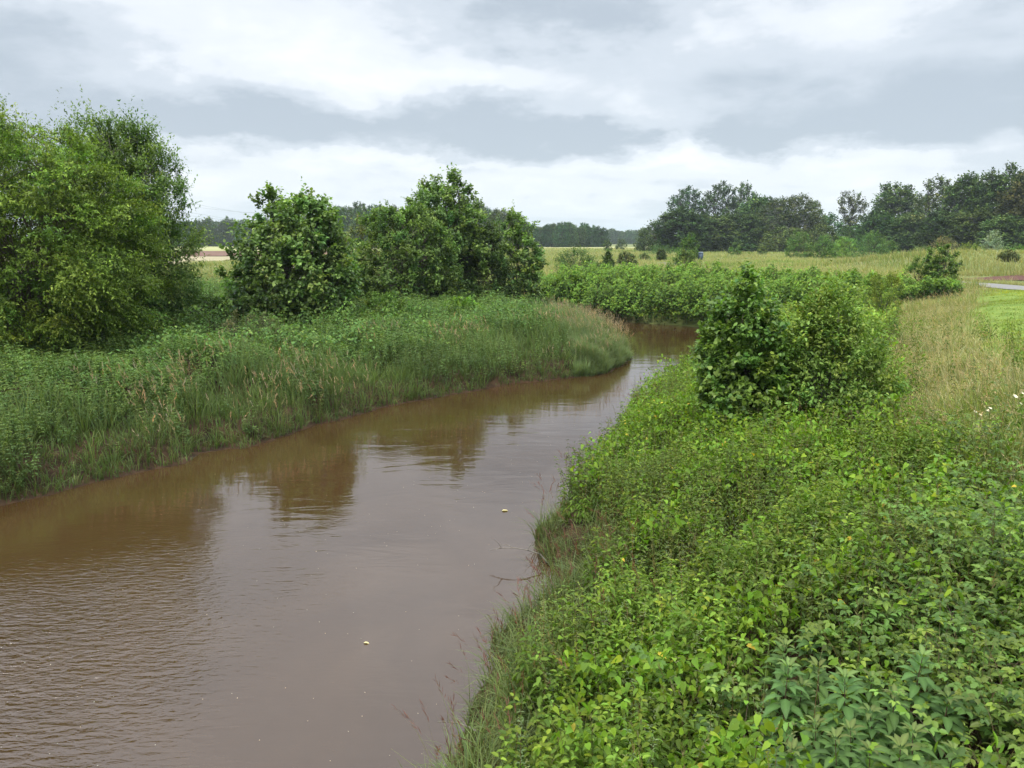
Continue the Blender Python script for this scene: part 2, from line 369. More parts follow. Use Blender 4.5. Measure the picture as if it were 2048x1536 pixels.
# ------------------------------------------------------------------ draped strips: path, fields, lawn
def drape(name, mat, pts_l, pts_r, n=80, k=8, lift=.03, **tg):
    def rs(p, n):
        p = np.array(p, float); s = np.concatenate([[0], np.cumsum(np.linalg.norm(np.diff(p, axis=0), axis=1))]); q = np.linspace(0, s[-1], n)
        return np.stack([np.interp(q, s, p[:, 0]), np.interp(q, s, p[:, 1])], 1)
    a, b_ = rs(pts_l, n), rs(pts_r, n); f = np.linspace(0, 1, k)
    P = a[:, None] * (1 - f)[None, :, None] + b_[:, None] * f[None, :, None]; P = P.reshape(-1, 2)
    z = ground(P[:, 0], P[:, 1]) + lift
    mb = MB(); ii = (np.arange(n - 1)[:, None] * k + np.arange(k - 1)[None]).ravel()
    mb.add(np.c_[P, z], np.stack([ii, ii + 1, ii + k + 1, ii + k], 1), (.1, .1, .1))
    return tag(mb.build(name, mat, smooth=True), **tg)
M_PATH = noise_mat('asphalt_path', (.17, .165, .15), (.25, .24, .22), 6, rough=.85, bump=.004, bscale=60)
pc = [(31.5, 5), (31.3, 25), (31.0, 44), (31.2, 52), (30.2, 59), (27.5, 68), (23.5, 80), (19.5, 92), (17, 102), (10, 125), (-5, 160)]
off = []
for i, q in enumerate(pc):
    a = np.array(pc[max(i - 1, 0)]); c = np.array(pc[min(i + 1, len(pc) - 1)]); tdir = (c - a) / np.linalg.norm(c - a); off.append(np.array([-tdir[1], tdir[0]]))
drape('path', M_PATH, [np.array(q) + o_ * 1.35 for q, o_ in zip(pc, off)], [np.array(q) - o_ * 1.35 for q, o_ in zip(pc, off)], n=200, lift=.08, kind='structure')
M_SOIL = noise_mat('ploughed_soil', (.07, .028, .022), (.15, .07, .055), 1.2, rough=1, bump=.12, bscale=4, stretch=(.3, 3, 1))
drape('ploughed_field', M_SOIL, [(33.6, 60), (46, 55), (90, 50)], [(34.2, 62), (44, 70), (90, 74)], lift=.06, kind='structure')
M_SOIL2 = noise_mat('brown_field_soil', (.13, .068, .045), (.20, .12, .085), .4, rough=1, stretch=(.08, 1, 1))
M_FALL = noise_mat('fallow_field', (.36, .27, .18), (.46, .36, .26), .3, c3=(.30, .27, .15), rough=1, stretch=(.2, 1, 1))
M_STRAW = noise_mat('pale_field', (.22, .25, .08), (.42, .38, .18), .12, c3=(.33, .33, .14), rough=1, stretch=(.2, 1.5, 1))
drape('fallow_field', M_FALL, [(-200, 96), (-60, 96), (-42, 100), (-50, 160)], [(-400, 160), (-200, 160), (-100, 164), (-52, 164)], n=60, lift=.12, kind='structure')
drape('brown_field', M_SOIL2, [(-300, 170), (-40, 170)], [(-300, 250), (-40, 250)], n=60, lift=.12, kind='structure')
drape('pale_field', M_STRAW, [(-400, 255), (60, 255)], [(-400, 455), (60, 455)], n=60, lift=.12, kind='structure')
M_LAWN = noise_mat('mown_turf', (.10, .17, .025), (.20, .26, .05), 1.6, rough=1)
def lawn_x(y): return np.interp(y, [8, 16, 21, 27, 33, 40, 46, 50], [8.8, 10.9, 12.4, 15.2, 18.7, 23.0, 26.6, 28.8])
ys = [14, 20, 27, 33, 40, 46, 50]
drape('mown_verge', M_LAWN, [(float(lawn_x(y)), y) for y in ys], [(29.9, y) for y in ys], k=30, lift=.04, kind='structure')
M_TRK = noise_mat('pale_track', (.36, .33, .28), (.46, .43, .38), 2, rough=1)
drape('dirt_track', M_TRK, [(-60, 60), (-30, 60.5), (-20, 64), (-20, 80), (-30, 126)], [(-60, 62), (-30, 62.5), (-22, 65), (-22.5, 80), (-33, 128)], lift=.1, kind='structure')

# ------------------------------------------------------------------ scatter helpers
def inview(x, y, mg=2.8):
    return (np.abs(x) < .665 * y + mg + .03 * y) & (y > 2.6)
def scatter(n, x0, x1, y0, y1, keep=None):
    x = rng.uniform(x0, x1, n); y = rng.uniform(y0, y1, n)
    k = inview(x, y)
    x, y = x[k], y[k]
    d, rt = bank(x, y)
    k = (d > 0)
    if keep is not None: k &= keep(x, y, d, rt)
    x, y, d, rt = x[k], y[k], d[k], rt[k]
    return x, y, ground(x, y), d, rt
def P3(x, y, z): return np.stack([x, y, z], 1)
def rdir(n): return nrm(rng.normal(0, 1, (n, 3)))
WIND = math.pi    # wind bends the grass towards the left

# ------------------------------------------------------------------ plants in the mass
def grass_mass(mb, x, y, z, d, h0, h1, wd, col, tip, bend=(.15, .75), wind=.5, over=0.0, segs=3, dv=.22):
    n = len(x); h = rng.uniform(h0, h1, n) * (.65 + .7 * fbm(x, y, 1.6, 21)) * (.55 + .45 * sst(0, 2.0, d))
    A = rng.uniform(0, 2 * math.pi, n)
    A = np.where(rng.random(n) < wind, WIND + rng.normal(0, .7, n), A)
    if over:   # blades by the edge hang over the water
        e = .15; d1, _ = bank(x + e, y); d2, _ = bank(x, y + e); gxv, gyv = d1 - d, d2 - d
        k = (d < 1.0) & (rng.random(n) < over); A = np.where(k, np.arctan2(-gyv, -gxv) + rng.normal(0, .5, n), A)
    bnd = rng.uniform(*bend, n)
    # tufts: blades of one clump fan out from its middle and share height and tone
    cs = .42; xj, yj = x + (vnoise(x, y, .5, 301) - .5) * .3, y + (vnoise(x, y, .5, 302) - .5) * .3
    ix, iy = np.floor(xj / cs), np.floor(yj / cs); tx, ty = xj - (ix + .25 + .5 * hash2(ix, iy, 303)) * cs, yj - (iy + .25 + .5 * hash2(ix, iy, 304)) * cs
    rt_ = np.hypot(tx, ty); th = hash2(ix, iy, 305); h = h * (.55 + .75 * th) * (1 - .5 * np.clip(rt_ / cs, 0, 1))
    fan = rng.random(n) < .6; A = np.where(fan, np.arctan2(ty, tx) + rng.normal(0, .45, n), A); bnd = np.where(fan, bnd * (.4 + 1.9 * rt_ / cs), bnd).clip(0, 1.15)
    tone = (.62 + .5 * fbm(x, y, 2.3, 33) + .32 * hash2(ix, iy, 306))[:, None]
    c = cvar(n, col, dv, .1) * tone; ct = cvar(n, tip, dv, .1) * tone
    blades(mb, P3(x, y, z - .03), A, h, wd * rng.uniform(.7, 1.4, n), bnd, c, ct, segs)
def seed_heads(mb, x, y, z, h, col, size=.16, k=9, lean=.25, lw=.035, stemw=.005, stemc=(.20, .22, .10)):
    n = len(x); A = np.where(rng.random(n) < .6, WIND + rng.normal(0, .8, n), rng.uniform(0, 2 * math.pi, n))
    bnd = rng.uniform(.05, .35, n) * lean * 4
    c = cvar(n, stemc, .15); blades(mb, P3(x, y, z), A, h, np.full(n, stemw), bnd, c, c, 3)
    tip = P3(x, y, z) + np.stack([np.cos(A), np.sin(A), np.zeros(n)], 1) * (h * bnd * .85)[:, None]; tip[:, 2] += h * (1 - .55 * bnd)
    dirv = nrm(np.stack([np.cos(A) * bnd * 1.6, np.sin(A) * bnd * 1.6, 1 - 1.3 * bnd], 1))
    hc = cvar(n, col, .2, .1)
    for i in range(k):
        s = -size * (1 - i / k) * rng.uniform(.8, 1.1, n)
        D = nrm(dirv + rdir(n) * .55 * (1 - .5 * i / k)); leaves(mb, tip + dirv * s[:, None], D, rdir(n), size * rng.uniform(.25, .5, n), lw * size * 4 * rng.uniform(.2, .5, n), hc * rng.uniform(.8, 1.2, (n, 1)), 'd')
def stems_with_leaves(mb, x, y, z, h, nodes, Ll, Lw, col, topcol, kind='o', pairs=2, droop=.35, stemc=(.10, .13, .04), stemw=.007, lo=.25, lean=.15, slen=.0, dv=.18, tone=True, smalltop=.55):
    """upright stems carrying leaf whorls"""
    n = len(x); A = rng.uniform(0, 2 * math.pi, n); bnd = np.abs(rng.normal(0, lean, n)).clip(0, .5)
    base = P3(x, y, z); hd = np.stack([np.cos(A), np.sin(A), np.zeros(n)], 1)
    sc_ = cvar(n, stemc, .15); blades(mb, base, A, h, np.full(n, stemw), bnd, sc_, sc_, 3)
    tn = (.55 + .45 * fbm(x, y, 1.2, 41) + .45 * vnoise(x, y, .45, 42))[:, None] if tone else 1.0
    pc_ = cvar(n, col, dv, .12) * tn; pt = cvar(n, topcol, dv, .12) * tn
    ph0 = rng.uniform(0, 6.28, n)
    for i in range(nodes):
        t = lo + (1 - lo) * (i + rng.uniform(0, 1, n)) / nodes
        p_ = base + hd * (h * bnd * t ** 1.9 * .85)[:, None]; p_[:, 2] += h * (t - .55 * bnd * t ** 2.4)
        for j in range(pairs):
            a = ph0 + i * 1.57 + j * 2 * math.pi / pairs + rng.normal(0, .25, n)
            dr = droop * rng.uniform(.3, 1.6, n) * (1.2 - t)
            up = .15 + 1.8 * np.maximum(0, t - .8)
            D = np.stack([np.cos(a), np.sin(a), up - dr], 1); s = (1 - (1 - smalltop) * t ** 2) * rng.uniform(.7, 1.2, n)
            N = np.stack([np.cos(a) * .6, np.sin(a) * .6, np.ones(n)], 1) + rdir(n) * .5
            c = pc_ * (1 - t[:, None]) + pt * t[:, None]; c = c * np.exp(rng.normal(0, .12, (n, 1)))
            st = slen * s
            leaves(mb, p_ + nrm(D) * np.asarray(st)[:, None], D, N, Ll * s, Lw * s, c, kind)
def canopy_leaves(mb, x, y, z, Ll, Lw, col, kind='h', spread=.5, down=.5, dv=.25, az=None, dh=.14):
    """leaves lying on a surface of growth, tips drooping"""
    n = len(x); a = rng.uniform(0, 6.28, n) if az is None else az + rng.normal(0, .9, n)
    D = np.stack([np.cos(a), np.sin(a), -down * rng.uniform(0, 1.6, n)], 1)
    N = np.stack([np.zeros(n), np.full(n, -.25), np.ones(n)], 1) + rdir(n) * spread
    s = rng.uniform(.6, 1.25, n)
    leaves(mb, P3(x, y, z), D, N, Ll * s, Lw * s, cvar(n, col, dv, dh), kind)

# ---- left bank: reed grass along the water
mb = MB()
lk = lambda x, y, d, rt: (~rt) & (d < 2.2 + 2.0 * fbm(x, y, 4, 50)) & (y < 48)
x, y, z, d, rt = scatter(620000, -26, 6.5, 4, 46, lk)
keep = rng.random(len(x)) < np.clip(26 / np.maximum(y, 8), .45, 1) * .62
x, y, z, d = x[keep], y[keep], z[keep], d[keep]
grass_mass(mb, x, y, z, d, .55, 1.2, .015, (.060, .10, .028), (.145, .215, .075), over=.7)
print('reed blades', len(x))
# tufts that droop onto the water
x, y, z, d, rt = scatter(130000, -26, 6.5, 4, 46, lambda x, y, d, rt: (~rt) & (d < .55) & (fbm(x, y, 1.2, 331) > .36))
grass_mass(mb, x, y, z, d, .5, 1.1, .016, (.06, .08, .03), (.13, .19, .08), bend=(.6, 1.15), wind=0, over=1)
# dead straw by the foot of the bank
x, y, z, d, rt = scatter(90000, -26, 6.5, 4, 46, lambda x, y, d, rt: (~rt) & (d < .9) & (fbm(x, y, 2.2, 61) > .52))
grass_mass(mb, x, y, z, d, .2, .6, .010, (.10, .06, .03), (.26, .19, .10), bend=(.4, 1.1), wind=0, over=.5)
tag(mb.build('riverside_grass', M_GRASS), 'long green grass arching over the water along the left bank', 'grass', kind='stuff')
# ---- seed heads of that grass
mb = MB()
x, y, z, d, rt = scatter(60000, -26, 6.5, 4, 46, lambda x, y, d, rt: (~rt) & (d < 3.4) & (fbm(x, y, 2.6, 71) > .46))
k = rng.random(len(x)) < .5 * sst(.46, .62, fbm(x, y, 2.6, 71)); x, y, z = x[k], y[k], z[k]
seed_heads(mb, x, y, z, rng.uniform(.9, 1.35, len(x)), (.36, .275, .20), .2, 9, lw=.045)
tag(mb.build('pink_seed_heads', M_GRASS), 'feathery pinkish brown grass seed heads above the left bank grass', 'seed heads', kind='stuff')
# ---- fine grey-green reeds on the point
mb = MB()
x, y, z, d, rt = scatter(330000, .5, 6.6, 27, 46, lambda x, y, d, rt: (~rt) & (d < 3.0) & (x > 1.5 + (40 - y) * .02 + 1.2 * fbm(x, y, 2, 9)))
k = rng.random(len(x)) < .6; x, y, z, d = x[k], y[k], z[k], d[k]
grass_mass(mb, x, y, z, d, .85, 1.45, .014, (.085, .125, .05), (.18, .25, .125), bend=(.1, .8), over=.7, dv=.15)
k = rng.random(len(x)) < .010 + .02 * (d < .6)
seed_heads(mb, x[k], y[k], z[k], rng.uniform(1.1, 1.5, k.sum()), (.34, .26, .20), .2, 7)
tag(mb.build('reed_bed', M_GRASS), 'soft grey green reeds on the point where the river bends', 'reeds', kind='stuff')

# ---- left bank: leafy herbs behind the grass
mb = MB()
lk = lambda x, y, d, rt: (~rt) & (d > 1.6 + 2.0 * fbm(x, y, 3, 81)) & (d < 22) & (y < 50)
x, y, z, d, rt = scatter(95000, -34, 5, 10, 50, lk)
k = rng.random(len(x)) < np.clip(24 / y, .35, 1) * np.clip(1.1 - d / 30, .3, 1); x, y, z, d = x[k], y[k], z[k], d[k]
n = len(x); print('left herbs', n)
pt = fbm(x, y, 3.4, 84)
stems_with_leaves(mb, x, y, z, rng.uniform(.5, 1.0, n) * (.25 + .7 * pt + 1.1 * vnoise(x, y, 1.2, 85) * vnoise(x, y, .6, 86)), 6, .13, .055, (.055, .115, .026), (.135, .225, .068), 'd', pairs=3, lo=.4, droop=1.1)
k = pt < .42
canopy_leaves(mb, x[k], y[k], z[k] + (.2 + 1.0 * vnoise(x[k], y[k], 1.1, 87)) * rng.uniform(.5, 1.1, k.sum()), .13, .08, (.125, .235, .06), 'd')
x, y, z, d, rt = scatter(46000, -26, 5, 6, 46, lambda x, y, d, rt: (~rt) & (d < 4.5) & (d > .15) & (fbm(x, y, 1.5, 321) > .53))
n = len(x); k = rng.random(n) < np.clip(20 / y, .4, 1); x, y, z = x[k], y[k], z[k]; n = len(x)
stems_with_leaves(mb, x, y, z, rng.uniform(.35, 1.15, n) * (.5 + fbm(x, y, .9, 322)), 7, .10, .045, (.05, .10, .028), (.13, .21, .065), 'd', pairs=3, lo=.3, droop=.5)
tag(mb.build('herb_layer', M_LEAF), 'broad leaved green herbs covering the left floodplain behind the bank grass', 'undergrowth', kind='stuff')
mb = MB()
x, y, z, d, rt = scatter(260000, -40, 8, 24, 75, lambda x, y, d, rt: (~rt) & (d > 2.5))
k = rng.random(len(x)) < np.clip(30 / y, .25, 1) * .55; x, y, z, d = x[k], y[k], z[k], d[k]
grass_mass(mb, x, y, z, d, .35, .95, .028, (.06, .10, .03), (.15, .20, .07), bend=(.1, .6), segs=2)
tag(mb.build('floodplain_grass', M_GRASS), 'mixed rough grass between the shrubs on the left floodplain', 'grass', kind='stuff')

# ---- right bank near: nettles, bindweed, brambles
pos = [(1560, 1260), (1600, 1330), (1650, 1300), (1700, 1345), (1745, 1290), (1765, 1370), (1640, 1400), (1690, 1430), (1590, 1440), (1830, 1310), (1840, 1400), (1890, 1350), (1900, 1430), (1750, 1450),
       (1800, 1480), (1570, 1350), (1700, 1500), (1640, 1225), (1790, 1340), (1720, 1400)]
BXY = []
for px, py in pos:      # ground spots of the balsam plants; the other weeds stand back from them
    zt = 2.3
    for _ in range(4):
        bx, by = W(px, py, zt); zt = float(ground(np.array([bx]), np.array([by]))[0]) + 1.0
    BXY.append((bx, by, zt - 1.0))
def no_balsam(x, y):
    dm = np.full(x.shape, 9.0)
    for bx, by, _z in BXY: dm = np.minimum(dm, np.hypot(x - bx, y - by))
    return (dm > .22) | (rng.random(x.shape) < .12)
def right_near(x, y, d, rt): return rt & (y < 36) & no_balsam(x, y)
def bramble_mask(x, y):   # bramble thicket on the near right
    return sst(.42, .55, fbm(x, y, 2.0, 91) * .55 + .5 * sst(-1.2, 2.2, x - (2.0 + (y - 4) * .40)) * sst(12.5, 9.5, y))
def meadow_mask(x, y):    # dry grass right of the scrub
    return sst(-1.2, 1.2, x - np.interp(y, [3, 7.5, 9, 10, 12, 16, 20, 24, 32, 40], [7.5, 7.5, 6.4, 5.9, 5.9, 7.5, 9.4, 11.2, 15.5, 20.5]) + 2.0 * (fbm(x, y, 3, 95) - .5))
mbn, mbb = MB(), MB()
x, y, z, d, rt = scatter(60000, -2, 15, 2.6, 36, lambda x, y, d, rt: right_near(x, y, d, rt) & (d > .15 + 1.5 * fbm(x, y, 1.5, 501) * sst(17, 9, y)))
k = (rng.random(len(x)) > meadow_mask(x, y) * .97) & (rng.random(len(x)) > bramble_mask(x, y) * .55) & (rng.random(len(x)) < np.clip(12 / y, .5, 1))
x, y, z, d = x[k], y[k], z[k], d[k]; n = len(x); print('nettles', n)
typ = fbm(x, y, 1.7, 97)
a = typ < .60
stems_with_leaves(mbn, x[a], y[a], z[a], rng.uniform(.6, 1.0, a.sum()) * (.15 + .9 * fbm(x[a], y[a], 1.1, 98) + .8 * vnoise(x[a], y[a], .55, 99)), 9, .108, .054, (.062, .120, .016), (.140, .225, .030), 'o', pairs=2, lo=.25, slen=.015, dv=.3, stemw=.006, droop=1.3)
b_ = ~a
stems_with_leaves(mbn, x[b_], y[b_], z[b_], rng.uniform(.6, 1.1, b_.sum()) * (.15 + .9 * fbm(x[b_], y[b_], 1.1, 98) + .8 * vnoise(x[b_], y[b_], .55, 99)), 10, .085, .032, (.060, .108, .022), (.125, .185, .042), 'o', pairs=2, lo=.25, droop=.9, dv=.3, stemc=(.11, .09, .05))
k = rng.random(n) < .10
seed_heads(mbn, x[k], y[k], z[k], rng.uniform(.9, 1.2, k.sum()), (.15, .14, .07), .16, 7, stemc=(.12, .10, .05))
k = rng.random(n) < .10
stems_with_leaves(mbn, x[k], y[k], z[k], rng.uniform(.9, 1.35, k.sum()), 12, .055, .018, (.09, .13, .05), (.15, .20, .085), 'd', pairs=3, lo=.3, droop=.2, stemc=(.16, .10, .06))
x3, y3, z3, d3, _r = scatter(90000, -2, 15, 2.6, 30, lambda x, y, d, rt: rt & (d > .5) & (fbm(x, y, 1.5, 311) > .50))
k = (rng.random(len(x3)) < np.clip(10 / y3, .3, 1) * .6)
grass_mass(mbn, x3[k], y3[k], z3[k], d3[k] + 2, .6, 1.25, .009, (.08, .12, .03), (.19, .26, .09), bend=(.1, .8), wind=.5, segs=4)
tag(mbn.build('nettle_bed', M_LEAF), 'dense bed of green nettles and tall weeds on the near right bank', 'nettles', kind='stuff')
mb = MB()
x, y, z, d, rt = scatter(330000, -2, 15, 2.6, 36, lambda x, y, d, rt: right_near(x, y, d, rt) & (d > .4 + 1.3 * fbm(x, y, 1.5, 501) * sst(17, 9, y)))
v = fbm(x, y, 1.1, 103); k = (v > .47) & (rng.random(len(x)) > meadow_mask(x, y)) & (rng.random(len(x)) > bramble_mask(x, y) * .7) & (rng.random(len(x)) < np.clip(12 / y, .4, 1) * .6)
x, y, z = x[k], y[k], z[k]; zc_ = z + (.15 + .85 * fbm(x, y, .9, 105) + .45 * vnoise(x, y, .33, 108)) * rng.uniform(.72, 1.12, len(x))
canopy_leaves(mb, x, y, zc_, .070 * np.exp(rng.normal(0, .28, len(x))), .052, (.140, .255, .024), 'h', spread=.85, down=1.0, dv=.28)
print('bindweed', len(x))
k = rng.random(len(x)) < .012
canopy_leaves(mb, x[k], y[k], zc_[k] + .03, .07, .05, (.42, .36, .05), 'h')
tag(mb.build('bindweed', M_LEAF), 'bright yellow green heart shaped bindweed leaves climbing over the nettles', 'climbing plant', kind='stuff')
# brambles: arching canes with leaves in threes
mb = MB()
x, y, z, d, rt = scatter(24000, -1, 14, 2.6, 26, lambda x, y, d, rt: rt & (d > 1.2) & no_balsam(x, y))
k = (rng.random(len(x)) < bramble_mask(x, y)) & (rng.random(len(x)) > meadow_mask(x, y) * .9) & (rng.random(len(x)) < np.clip(9 / y, .35, 1) * .80); x, y, z = x[k], y[k], z[k]
n = len(x); print('bramble canes', n)
A = rng.uniform(0, 6.28, n); Lc = rng.uniform(.8, 1.5, n); bd = rng.uniform(.3, .9, n); cc = cvar(n, (.13, .10, .06), .2)
base = P3(x, y, z); blades(mb, base, A, Lc, np.full(n, .007), bd, cc, cc, 4)
hd = np.stack([np.cos(A), np.sin(A), np.zeros(n)], 1); ccol = cvar(n, (.066, .135, .026), .36, .12); tcol = cvar(n, (.125, .215, .040), .36, .18)
for i in range(10):
    tt = .35 + .65 * (i + .5) / 10
    p_ = base + hd * (Lc * bd * tt ** 1.9 * .85)[:, None]; p_[:, 2] += Lc * (tt - .55 * bd * tt ** 2.4)
    a0 = A + (1 if i % 2 else -1) * 1.2 + rng.normal(0, .5, n); Dm = np.stack([np.cos(a0), np.sin(a0), rng.normal(.15, .2, n)], 1)
    st = p_ + nrm(Dm) * .06; c = (ccol * (1 - tt) + tcol * tt) * np.exp(rng.normal(0, .10, (n, 1))); s = rng.uniform(.7, 1.2, n) * (1.1 - .35 * tt)
    N = np.stack([np.zeros(n), np.full(n, -.2), np.ones(n)], 1) + rdir(n) * .3
    for da in (-1.15, 0, 1.15):
        D = np.stack([np.cos(a0 + da), np.sin(a0 + da), rng.normal(-.15, .25, n)], 1)
        leaves(mb, st + nrm(D) * .008, D, N, .072 * s * (1.15 if da == 0 else 1), .052 * s, c, 'o')
tag(mb.build('bramble_thicket', M_GLOSS), 'tangled bramble canes with leaves in threes on the near right', 'brambles', kind='stuff')
# coarse grass at the right water's edge
mb = MB()
x, y, z, d, rt = scatter(420000, -3, 12, 3.4, 34, lambda x, y, d, rt: rt & (d < .35 + 1.1 * fbm(x, y, 1.4, 111) + .7 * sst(15, 9, y)) & ((fbm(x, y, 1.6, 112) > .36) | (d < .45)))
k = rng.random(len(x)) < np.clip(10 / y, .4, 1) * .9; x, y, z, d = x[k], y[k], z[k], d[k]; print('edge grass', len(x))
grass_mass(mb, x, y, z, d + 1.2, .25, .85, .011, (.065, .085, .03), (.16, .22, .085), bend=(.3, 1.0), wind=.2, over=.6, segs=4)
k = rng.random(len(x)) < .35
grass_mass(mb, x[k], y[k], z[k], d[k], .15, .5, .008, (.12, .07, .035), (.27, .20, .10), bend=(.4, 1.1), wind=.1, over=.5)
k = rng.random(len(x)) < .018
seed_heads(mb, x[k], y[k], z[k], rng.uniform(.7, 1.25, k.sum()), (.16, .07, .06), .2, 12, lw=.02, lean=.3)
tag(mb.build('edge_grass', M_GRASS), 'tufted grass with wispy reddish seed heads at the right water edge', 'grass', kind='stuff')

# ---- right: dry tall meadow and mown verge
mb = MB()
x, y, z, d, rt = scatter(1000000, 3.5, 34, 2.6, 62, lambda x, y, d, rt: rt & (d > 3))
mm = meadow_mask(x, y); lw = sst(-1.3, 1.3, x - lawn_x(y) - 1.8 * (fbm(x, y, 1.8, 121) - .5)) * (y < 50)
onp = (np.abs(x - 31.2) < 1.7)
k = (rng.random(len(x)) < mm) & (rng.random(len(x)) > lw) & (~onp) & (rng.random(len(x)) < np.clip(16 / y, .25, 1) * .9); x2, y2, z2, d2 = x[k], y[k], z[k], d[k]
print('meadow', len(x2)); n = len(x2); dry = fbm(x2, y2, 3.0, 123) + .45 * sst(5.5, .5, lawn_x(y2) - x2) - .12
kk = rng.random(n) < sst(.42, .85, dry)
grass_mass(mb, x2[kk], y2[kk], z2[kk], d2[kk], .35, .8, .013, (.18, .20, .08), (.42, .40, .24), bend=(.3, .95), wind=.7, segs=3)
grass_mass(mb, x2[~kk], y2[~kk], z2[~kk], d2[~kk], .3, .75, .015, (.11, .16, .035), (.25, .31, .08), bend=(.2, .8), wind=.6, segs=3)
q = rng.random(n) < .06
seed_heads(mb, x2[q], y2[q], z2[q], rng.uniform(.75, 1.1, q.sum()), (.44, .35, .23), .15, 6, lean=.5, stemc=(.36, .31, .17))
tag(mb.build('tall_dry_grass', M_GRASS), 'tall straw coloured and pinkish grass leaning in the wind on the right bank', 'grass', kind='stuff')
mb = MB()
k = (rng.random(len(x)) < lw) & (x < 30.4) & (rng.random(len(x)) < np.clip(22 / y, .3, 1)); x2, y2, z2, d2 = x[k], y[k], z[k], d[k]
grass_mass(mb, x2, y2, z2 + .03, d2, .06, .17, .018, (.14, .20, .035), (.26, .33, .075), bend=(.2, .9), segs=2, dv=.2)
k = rng.random(len(x2)) < sst(.40, .75, fbm(x2, y2, 2.5, 127))
grass_mass(mb, x2[k], y2[k], z2[k] + .03, d2[k], .08, .22, .018, (.22, .25, .03), (.36, .38, .06), bend=(.2, .9), segs=2, dv=.2)
tag(mb.build('mown_grass', M_GRASS), 'short bright green mown grass verge beside the path', 'grass', kind='stuff')

# ---- far meadow tufts, thinner with distance
mb = MB()
def polar(n, r0, r1):
    r = np.exp(rng.uniform(math.log(r0), math.log(r1), n)); a = rng.uniform(-.62, .62, n); return np.sin(a) * r, np.cos(a) * r
x, y = polar(430000, 44, 330); d, rt = bank(x, y)
onpath = dseg(x, y, np.array(pc)) < 1.7
fld = ((x < -42) & (y > 94) & (y < 455) & (y < 1e9)) | ((x > 33) & (y > 54) & (y < 72) & (np.abs(y - 62 - (x - 36) * .0) < 5.5))
k = (d > 1.0) & inview(x, y, 3) & ~onpath & ~fld & ~((~rt) & (y < 60)) & ~(dseg(x, y, np.array([(-60, 61), (-30, 61.5), (-21, 64.5), (-21, 80), (-31, 127)])) < 1.3) & ~((x < 29.9) & (x > lawn_x(y)) & (y < 50))
x, y, d = x[k], y[k], d[k]; z = ground(x, y); n = len(x); print('far tufts', n)
rr = np.hypot(x, y)
tone = fbm(x, y, 13, 131) * .6 + fbm(x, y, 45, 134) * .4 + .10 * (x > 0)
kk = rng.random(n) < sst(.42, .68, tone)
A = np.where(rng.random(n) < .5, WIND + rng.normal(0, .7, n), rng.uniform(0, 6.28, n)); h = rng.uniform(.35, .85, n) * (.5 + .9 * vnoise(x, y, 5, 7)) * np.where((x > 31) & (y < 58), .22, 1); wd_ = .012 + .00050 * rr * rng.uniform(.6, 1.5, n)
dk = (.75 + .5 * fbm(x, y, 6, 137))[:, None]; c0 = np.where(kk[:, None], cvar(n, (.20, .22, .08), .15), cvar(n, (.11, .16, .04), .15)); c1 = np.where(kk[:, None], cvar(n, (.37, .385, .20), .16), cvar(n, (.24, .33, .10), .18)) * dk
blades(mb, P3(x, y, z - .03), A, h, wd_, rng.uniform(.1, .7, n), c0, c1, 2)
tag(mb.build('meadow_grass', M_GRASS), 'pale yellow green tall grass of the open meadow beyond the river', 'grass', kind='stuff')

# ---- knotweed thicket across the river bend and on the right behind the bushes
def thicket(name, label, n, x0, x1, y0, y1, keep, hfun, Ll, Lw, col, top, den=1.0, cat='thicket'):
    mb = MB(); x, y, z, d, rt = scatter(n, x0, x1, y0, y1, keep)
    n = len(x); hf = hfun(x, y, d); 
    t_ = rng.beta(2.2, 1.1, n); hh = hf * t_
    # shoots near the water lean out over it
    e = .3; d1, _ = bank(x + e, y); d2, _ = bank(x, y + e); gv = nrm(np.stack([d1 - d, d2 - d, np.zeros(n) + 1e-6], 1)); outw = np.clip(1.5 - d, 0, 1.5) * .55 * np.sqrt(t_)
    cs = .85; ix, iy = np.floor(x / cs + .35 * vnoise(x, y, 1.1, 401)), np.floor(y / cs + .35 * vnoise(x, y, 1.1, 402))
    ctx, cty = (ix + .2 + .6 * hash2(ix, iy, 403)) * cs, (iy + .2 + .6 * hash2(ix, iy, 404)) * cs; th = hash2(ix, iy, 405)
    q_ = np.clip(np.hypot(x - ctx, y - cty) / cs, 0, 1); x = ctx + (x - ctx) * .82; y = cty + (y - cty) * .82
    hh = hh * (.72 + .45 * th) * (1 - .55 * q_ ** 1.6 * t_)
    P = P3(x, y, z + hh); P[:, 0] -= gv[:, 0] * outw; P[:, 1] -= gv[:, 1] * outw
    a = rng.uniform(0, 6.28, n); a = np.where(rng.random(n) < .5, -math.pi / 2 + rng.normal(0, .9, n), a)
    D = np.stack([np.cos(a), np.sin(a), -.5 * rng.uniform(-.3, 1.5, n)], 1); N = np.stack([np.zeros(n), np.full(n, -.35), np.ones(n)], 1) + rdir(n) * .45
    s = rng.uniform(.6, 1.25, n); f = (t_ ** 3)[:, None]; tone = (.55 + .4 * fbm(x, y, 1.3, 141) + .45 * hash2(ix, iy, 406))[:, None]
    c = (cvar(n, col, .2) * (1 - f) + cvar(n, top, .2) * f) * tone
    leaves(mb, P, D, N, Ll * s, Lw * s, c, 'o')
    q = rng.random(n) < .02
    cs = cvar(q.sum(), (.12, .10, .05), .2); blades(mb, P3(x[q], y[q], z[q]), rng.uniform(0, 6.28, q.sum()), hf[q] * .95, np.full(q.sum(), .02), rng.uniform(0, .3, q.sum()), cs, cs, 2)
    print(name, n); return tag(mb.build(name, M_LEAF), label, cat, kind='stuff')
